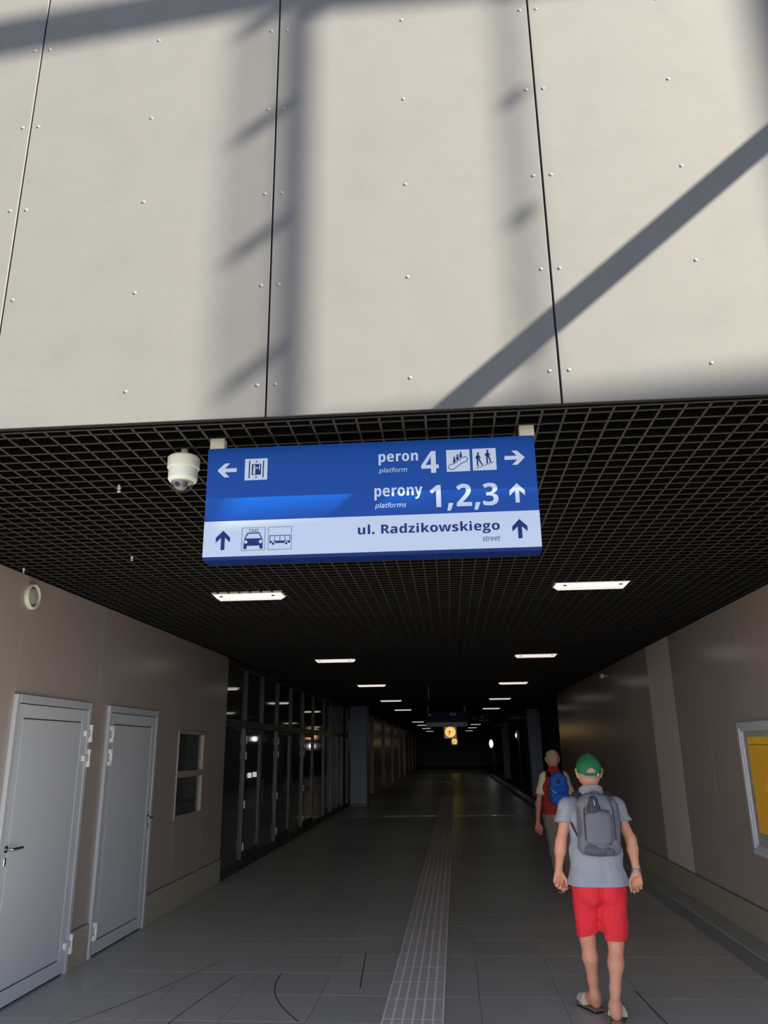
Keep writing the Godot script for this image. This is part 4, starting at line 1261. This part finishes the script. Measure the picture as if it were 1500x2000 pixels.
	var capn := piece("cap", cg, M.cap, t, -root)
	piece("cap_button", G.new().ball(cc + tilt * Vector3(0, 0.131, 0), Vector3(0.009, 0.006, 0.009), 12, 6), M.cap, capn)
	var strap := []
	for k in 13:
		var a := PI / 2 + lerpf(-0.5, 0.5, k / 12.0)
		strap.append(cc + tilt * Vector3(cos(a) * 0.0965, 0.002, sin(a) * 0.120))
	piece("cap_strap", G.new().tube(strap, 0.009, 8, 1.0), M.cap, capn)
	piece("cap_buckle", G.new().box(cc + tilt * Vector3(0.045, 0.002, 0.1125), Vector3(0.016, 0.016, 0.008), 0.002), M.cream, capn)
	var vg := G.new()
	for k in 14:
		for j in 4:
			var q := []
			for w in [[k, j], [k + 1, j], [k + 1, j + 1], [k, j + 1]]:
				var a: float = -PI / 2 + lerpf(-0.95, 0.95, w[0] / 14.0)
				var r: float = w[1] / 4.0 * 0.072 * cos((a + PI / 2) * 1.2)
				q.append(cc + tilt * Vector3(cos(a) * (0.094 + r), 0.004 - r * 0.25 - pow(cos(a), 2.0) * 0.014, sin(a) * (0.108 + r)))
			vg.quad(q[0], q[1], q[2], q[3], Vector3.UP)
			vg.quad(q[0] - Vector3(0, 0.003, 0), q[1] - Vector3(0, 0.003, 0), q[2] - Vector3(0, 0.003, 0), q[3] - Vector3(0, 0.003, 0), Vector3.DOWN)
	piece("visor", vg, M.cap, capn)
	# polo shirt
	var sg := G.new()
	var tors := [cap(sh[0] + Vector3(0.02, -0.01, 0), sh[1] + Vector3(-0.02, -0.01, 0), 0.066, 0.066), cap(Vector3(0.965, 1.405, -3.175), Vector3(1.075, 1.405, -3.175), 0.052, 0.052),
		cap(Vector3(0.957, 1.25, -3.160), Vector3(1.085, 1.25, -3.160), 0.117, 0.117, 1.0), cap(Vector3(0.945, 1.05, -3.150), Vector3(1.090, 1.05, -3.150), 0.108, 0.108), cap(Vector3(0.930, 0.87, -3.145), Vector3(1.105, 0.87, -3.145), 0.114, 0.114, 0.98),
		cap(Vector3(0.925, 0.80, -3.145), Vector3(1.112, 0.80, -3.145), 0.117, 0.117, 0.98), cap(Vector3(0.952, 1.25, -3.155), Vector3(0.944, 0.87, -3.15), 0.104, 0.108), cap(Vector3(1.088, 1.25, -3.155), Vector3(1.096, 0.87, -3.15), 0.104, 0.108), cap(Vector3(1.02, 1.25, -3.155), Vector3(1.02, 0.85, -3.15), 0.115, 0.125)]
	net(sg, tors, 0.0085, 0.045, [[Vector3(1.02, 0.832, -3.15), Vector3(0, -1, 0), 1.0]], [], 0.010)
	for i in 2:
		var dirn: Vector3 = (el[i] - sh[i]).normalized()
		var tip: Vector3 = (sh[i] as Vector3).lerp(el[i], 0.47)
		var lean := (dirn + Vector3(0.16 if i == 0 else -0.16, 0, 0)).normalized()
		net(sg, [cap(sh[i], (sh[i] as Vector3).lerp(el[i], 0.62), 0.067, 0.073), cap((sh[i] as Vector3).lerp(Vector3(1.02, 1.34, -3.165), 0.4), sh[i], 0.075, 0.068)], 0.0085, 0.04, [[tip, lean, 1.0]], [], 0.010)
	var shirt := piece("shirt", sg, M.shirt, t, -root)
	var col := G.new()
	net(col, [cap(Vector3(1.02, 1.430, -3.150), Vector3(1.024, 1.490, -3.165), 0.096, 0.083)], 0.006, 0.02, [[Vector3(1.02, 1.506, -3.10), Vector3(0, 1, -0.35).normalized(), 1.0], [Vector3(1.02, 1.40, -3.16), Vector3.DOWN, 1.0]], [cap(Vector3(1.02, 1.42, -3.16), Vector3(1.03, 1.56, -3.19), 0.070, 0.072)])
	piece("collar", col, M.shirt, shirt)
	# shorts
	var rg := G.new()
	var legs := [cap(Vector3(0.935, 0.86, -3.148), Vector3(1.10, 0.86, -3.148), 0.108, 0.108), cap(Vector3(0.955, 0.80, -3.10), Vector3(0.955, 0.78, -3.10), 0.082, 0.082), cap(Vector3(1.085, 0.80, -3.10), Vector3(1.085, 0.78, -3.10), 0.082, 0.082)]
	legs.append(cap(hip[0] + Vector3(0, -0.02, 0), Vector3(0.920, 0.44, -3.205), 0.100, 0.071))
	legs.append(cap(hip[1] + Vector3(0, -0.02, 0), Vector3(1.094, 0.42, -3.115), 0.102, 0.088))
	net(rg, legs, 0.0085, 0.02, [[Vector3(0.92, 0.510, -3.2), Vector3(0.25, -1, 0).normalized(), 0.150], [Vector3(1.098, 0.494, -3.11), Vector3(0.02, -1, 0).normalized(), 0.150], [Vector3(0.92, 0.39, -3.2), Vector3(0, -1, 0), 0.09], [Vector3(1.02, 0.93, -3.15), Vector3.UP, 0.5]], [], 0.012)
	var shorts := piece("shorts", rg, M.shorts, t, -root)
	piece("seat_seam", G.new().tube([Vector3(1.02, 0.83, -3.030), Vector3(1.02, 0.76, -3.022), Vector3(1.018, 0.68, -3.040)], 0.003, 6), M.shorts, shorts)
	for i in 2:
		var foot := Node3D.new()
		foot.name = "shoe"
		foot.position = -root
		t.add_child(foot, true)
		clog(foot, heel[i], toe[i])
	# wrist watch
	var ax: Vector3 = (wr[1] - el[1]).normalized()
	var wb := Basis(ax.cross(Vector3.BACK).normalized(), ax, ax.cross(Vector3.BACK).normalized().cross(ax))
	var watch := piece("wristwatch", G.new().lathe(wr[1] - ax * 0.012, [Vector2(0.029, -0.011), Vector2(0.033, -0.008), Vector2(0.033, 0.008), Vector2(0.029, 0.011)], 20, wb), M.brushed, t, -root)
	piece("watch_face", G.new().ball(wr[1] - ax * 0.012 + Vector3(0.012, 0, -0.031), Vector3(0.016, 0.016, 0.006), 14, 6), M.dark, watch)
	backpack()

func backpack() -> void:
	var root := Vector3(1.02, 1.05, -3.0)
	var t := thing("backpack", "grey backpack with dark mesh pocket worn on the back over the grey polo shirt", "backpack", root)
	var g := G.new()
	net(g, [cap(Vector3(0.925, 1.37, -2.985), Vector3(0.922, 1.11, -2.985), 0.045, 0.045), cap(Vector3(1.130, 1.36, -2.985), Vector3(1.118, 1.10, -2.985), 0.045, 0.045), cap(Vector3(1.02, 1.385, -2.985), Vector3(1.02, 1.11, -2.98), 0.052, 0.062),
		cap(Vector3(0.955, 1.395, -2.99), Vector3(1.09, 1.385, -2.99), 0.042, 0.042), cap(Vector3(0.935, 1.10, -2.985), Vector3(1.105, 1.095, -2.985), 0.046, 0.046), cap(Vector3(0.975, 1.415, -3.0), Vector3(1.06, 1.412, -3.0), 0.035, 0.035)], 0.0075, 0.05, [], [], 0.004)
	piece("pack_body", g, M.pack, t, -root)
	var fp := G.new()
	net(fp, [cap(Vector3(0.955, 1.295, -2.948), Vector3(0.952, 1.155, -2.948), 0.028, 0.028), cap(Vector3(0.987, 1.305, -2.945), Vector3(0.985, 1.15, -2.945), 0.029, 0.029), cap(Vector3(1.02, 1.305, -2.944), Vector3(1.02, 1.15, -2.942), 0.030, 0.030), cap(Vector3(1.053, 1.305, -2.945), Vector3(1.051, 1.15, -2.945), 0.029, 0.029), cap(Vector3(1.088, 1.295, -2.948), Vector3(1.083, 1.155, -2.948), 0.028, 0.028)], 0.006, 0.05)
	var front := piece("front_pocket", fp, M.pack, t, -root)
	var lp := G.new()
	net(lp, [cap(Vector3(0.935, 1.100, -2.955), Vector3(1.10, 1.094, -2.955), 0.034, 0.034), cap(Vector3(0.955, 1.080, -2.952), Vector3(1.08, 1.074, -2.952), 0.033, 0.033)], 0.006, 0.02, [[Vector3(1.02, 1.126, -2.96), Vector3.UP, 1.0]], [], 0.014)
	piece("lower_pocket", lp, M.pack_mid, t, -root)
	piece("piping", G.new().tube([Vector3(0.93, 1.126, -2.935), Vector3(0.98, 1.130, -2.920), Vector3(1.02, 1.129, -2.914), Vector3(1.06, 1.127, -2.920), Vector3(1.105, 1.120, -2.936)], 0.0045, 6), M.pack_dark, front)
	piece("piping", G.new().tube([Vector3(0.945, 1.345, -2.938), Vector3(0.985, 1.346, -2.925), Vector3(1.02, 1.345, -2.92), Vector3(1.06, 1.343, -2.926), Vector3(1.105, 1.338, -2.942)], 0.004, 6), M.pack_dark, front)
	var mp := G.new()
	net(mp, [cap(Vector3(0.998, 1.395, -2.952), Vector3(0.994, 1.355, -2.945), 0.046, 0.052, 0.75)], 0.005, 0.02)
	piece("mesh_pocket", mp, M.pack_dark, t, -root)
	piece("zip_pull", G.new().tube([Vector3(0.998, 1.415, -2.916), Vector3(0.999, 1.395, -2.908), Vector3(1.001, 1.378, -2.906)], 0.0035, 6), M.white, t, -root)
	piece("grab_handle", G.new().tube([Vector3(0.985, 1.440, -3.005), Vector3(0.99, 1.462, -2.99), Vector3(1.02, 1.472, -2.985), Vector3(1.05, 1.460, -2.99), Vector3(1.055, 1.438, -3.005)], 0.008, 8, 0.6), M.pack_mid, t, -root)
	for e in [[0.905, -1.0], [1.150, 1.0]]:
		var x: float = e[0]
		var s: float = e[1]
		piece("side_panel", G.new().tube([Vector3(x - 0.02 * s, 1.42, -2.99), Vector3(x, 1.36, -2.962), Vector3(x + 0.008 * s, 1.25, -2.955), Vector3(x - 0.002 * s, 1.12, -2.965)], 0.020, 10, 0.8), M.pack_mid, t, -root)
		piece("edge_strap", G.new().tube([Vector3(x - 0.045 * s, 1.43, -2.95), Vector3(x - 0.022 * s, 1.34, -2.935), Vector3(x - 0.02 * s, 1.15, -2.935)], 0.006, 6), M.pack_dark, t, -root)
		var sx := 0.915 if s < 0 else 1.125
		piece("shoulder_strap", G.new().tube([Vector3(sx + 0.02 * -s, 1.40, -3.03), Vector3(sx, 1.445, -3.09), Vector3(sx - 0.004 * -s, 1.452, -3.15), Vector3(sx, 1.428, -3.215), Vector3(sx, 1.34, -3.262), Vector3(sx, 1.22, -3.285)], 0.030, 12, 0.28), M.pack_dark, t, -root)
		piece("lower_strap", G.new().tube([Vector3(x - 0.012 * s, 1.10, -3.01), Vector3(x + 0.022 * s, 1.165, -3.03), Vector3(x + 0.046 * s, 1.225, -3.065), Vector3(x + 0.056 * s, 1.27, -3.11)], 0.009, 8, 0.4), M.pack_dark, t, -root)

func walker() -> void:
	var root := Vector3(1.36, 0, -8.05)
	var t := thing("person", "walker in dark red vest and cream sleeves, ahead of the man in green cap", "person", root)
	var head := Vector3(1.373, 1.625, -8.12)
	var neck := Vector3(1.368, 1.46, -8.06)
	var sh := [Vector3(1.215, 1.395, -8.05), Vector3(1.525, 1.392, -8.05)]
	var el := [Vector3(1.140, 1.06, -8.03), Vector3(1.60, 1.06, -8.03)]
	var wr := [Vector3(1.122, 0.825, -8.08), Vector3(1.60, 0.83, -8.10)]
	var hip := [Vector3(1.285, 0.90, -8.05), Vector3(1.455, 0.90, -8.05)]
	var kn := [Vector3(1.315, 0.50, -8.05), Vector3(1.46, 0.50, -8.17)]
	var an := [Vector3(1.345, 0.10, -8.00), Vector3(1.46, 0.10, -8.32)]
	var b := G.new()
	var pr := head_prims(head, neck)
	pr.append(cap(neck, Vector3(1.37, 1.30, -8.05), 0.062, 0.10))
	pr.append(cap(Vector3(1.37, 1.28, -8.05), Vector3(1.37, 0.92, -8.05), 0.11, 0.12))
	for i in 2:
		pr.append(cap(Vector3(1.37, 1.37, -8.05), sh[i] + Vector3(0, -0.01, 0), 0.05, 0.042))
		pr.append(cap(sh[i] + Vector3(0, -0.01, 0), el[i], 0.042, 0.036))
		pr.append(cap(el[i], wr[i], 0.040, 0.026))
		pr.append(cap(hip[i], kn[i], 0.08, 0.052))
		pr.append(cap(kn[i], an[i], 0.050, 0.035))
		pr.append(cap(an[i] + Vector3(0, -0.04, 0.02), an[i] + Vector3(0, -0.055, -0.14), 0.035, 0.03))
	net(b, pr, 0.013, 0.03)
	net(b, [cap(head + Vector3(0, 0.022, 0.022), head + Vector3(0, 0.022, -0.030), 0.0835, 0.0785)] + face_prims(head), 0.005, 0.014)
	net(b, hand(wr[0], wr[0] - el[0] + Vector3(0, -0.05, 0), Vector3(0.3, 0, 1), Vector3(1, 0, -0.2), 0.7), 0.004, 0.008)
	net(b, hand(wr[1], wr[1] - el[1] + Vector3(0, -0.05, 0), Vector3(-0.3, 0, 1), Vector3(-1, 0, -0.2), 0.7), 0.004, 0.008)
	var body := piece("body", b, M.skin_dark, t, -root)
	eyes(head, body)
	var hr := G.new()
	net(hr, [cap(head + Vector3(0, 0.028, 0.024), head + Vector3(0, 0.03, -0.03), 0.0875, 0.081), cap(head + Vector3(0, -0.02, 0.024), head + Vector3(0, -0.02, 0.0), 0.0775, 0.0765)], 0.007, 0.02, [[head + Vector3(0, -0.07, 0), Vector3(0, -1, -0.35).normalized(), 1.0], [head + Vector3(0, 0.04, -0.03), Vector3(0, -0.6, -1).normalized(), 1.0]], [], 0.004)
	piece("hair", hr, M.hair, body)
	var sl := G.new()
	var cuts := []
	var sp := []
	for i in 2:
		sp.append(cap((sh[i] as Vector3).lerp(Vector3(1.37, 1.40, -8.05), 0.25), (sh[i] as Vector3).lerp(el[i], 0.85), 0.066, 0.068))
		var tip: Vector3 = (sh[i] as Vector3).lerp(el[i], 0.66)
		cuts.append([tip, (el[i] - sh[i]).normalized(), 0.2])
	sp.append(cap(Vector3(1.25, 1.382, -8.05), Vector3(1.49, 1.38, -8.05), 0.072, 0.072))
	net(sl, sp, 0.011, 0.03, cuts, [], 0.008)
	piece("shirt", sl, M.cream_cloth, t, -root)
	var vg := G.new()
	net(vg, [cap(Vector3(1.275, 1.385, -8.05), Vector3(1.465, 1.382, -8.05), 0.084, 0.084), cap(Vector3(1.285, 1.25, -8.05), Vector3(1.455, 1.25, -8.05), 0.118, 0.118, 0.95), cap(Vector3(1.295, 1.05, -8.05), Vector3(1.445, 1.05, -8.05), 0.112, 0.112), cap(Vector3(1.29, 0.90, -8.05), Vector3(1.45, 0.90, -8.05), 0.118, 0.118),
		cap(Vector3(1.37, 1.25, -8.05), Vector3(1.37, 0.88, -8.05), 0.12, 0.125), cap(Vector3(1.366, 1.43, -8.05), Vector3(1.368, 1.505, -8.07), 0.085, 0.070)], 0.011, 0.04, [[Vector3(1.37, 0.925, -8.05), Vector3.DOWN, 1.0], [Vector3(1.37, 1.52, -8.05), Vector3(0, 1, -0.3).normalized(), 0.2]], [], 0.012)
	piece("vest", vg, M.vest, t, -root)
	var tg := G.new()
	var legs := [cap(Vector3(1.295, 0.93, -8.05), Vector3(1.445, 0.93, -8.05), 0.108, 0.108)]
	for i in 2:
		legs.append(cap(hip[i], kn[i], 0.098, 0.076))
		legs.append(cap(kn[i], (kn[i] as Vector3).lerp(an[i], 0.95), 0.074, 0.066))
	net(tg, legs, 0.011, 0.02, [[Vector3(1.37, 1.0, -8.05), Vector3.UP, 0.4], [an[0] + Vector3(0, 0.0, 0), Vector3.DOWN, 0.12], [an[1] + Vector3(0, 0.0, 0), Vector3.DOWN, 0.12]], [], 0.010)
	piece("trousers", tg, M.trousers, t, -root)
	for i in 2:
		var a: Vector3 = an[i] * Vector3(1, 0, 1)
		var foot := G.new()
		net(foot, [cap(a + Vector3(0, 0.055, 0.05), a + Vector3(0, 0.05, -0.08), 0.040, 0.040), cap(a + Vector3(0, 0.05, -0.06), a + Vector3(0, 0.04, -0.17), 0.042, 0.036), cap(a + Vector3(0, 0.06, 0.01), a + Vector3(0, 0.095, 0.01), 0.042, 0.044)], 0.008, 0.02, [[a + Vector3(0, 0.018, 0), Vector3.DOWN, 1.0]])
		var sho := piece("shoe", foot, M.shoe, t, -root)
		piece("shoe_sole", G.new().box(a + Vector3(0, 0.010, -0.06), Vector3(0.088, 0.02, 0.29), 0.008), M.white, sho)
	# the blue backpack
	var proot := Vector3(1.40, 1.1, -7.9)
	var k := thing("backpack", "blue backpack on the dark red vest of the walker ahead", "backpack", proot)
	var pg := G.new()
	net(pg, [cap(Vector3(1.345, 1.36, -7.89), Vector3(1.345, 1.12, -7.88), 0.055, 0.06), cap(Vector3(1.465, 1.36, -7.89), Vector3(1.465, 1.12, -7.88), 0.055, 0.06), cap(Vector3(1.405, 1.40, -7.90), Vector3(1.405, 1.12, -7.87), 0.055, 0.065)], 0.009, 0.05, [], [], 0.010)
	piece("pack_body", pg, M.pack_blue, k, -proot)
	var pp := G.new()
	net(pp, [cap(Vector3(1.37, 1.25, -7.825), Vector3(1.44, 1.25, -7.825), 0.035, 0.035), cap(Vector3(1.37, 1.16, -7.82), Vector3(1.44, 1.16, -7.82), 0.04, 0.04)], 0.007, 0.03, [], [], 0.006)
	piece("front_pocket", pp, M.pack_blue, k, -proot)
	piece("mesh_panel", G.new().ball(Vector3(1.395, 1.335, -7.835), Vector3(0.03, 0.04, 0.012), 14, 8), M.pack_dark, k, -proot)
	piece("side_band", G.new().tube([Vector3(1.30, 1.26, -7.86), Vector3(1.32, 1.22, -7.83), Vector3(1.36, 1.20, -7.80)], 0.012, 8, 0.4), M.cream_cloth, k, -proot)
	piece("side_pocket", G.new().tube([Vector3(1.285, 1.28, -7.90), Vector3(1.282, 1.10, -7.90)], 0.03, 10, 0.8), M.pack_dark, k, -proot)
	for x in [1.29, 1.46]:
		piece("shoulder_strap", G.new().tube([Vector3(x, 1.40, -7.93), Vector3(x, 1.452, -7.98), Vector3(x, 1.462, -8.05), Vector3(x, 1.43, -8.12), Vector3(x, 1.30, -8.17)], 0.026, 10, 0.3), M.dark, k, -proot)
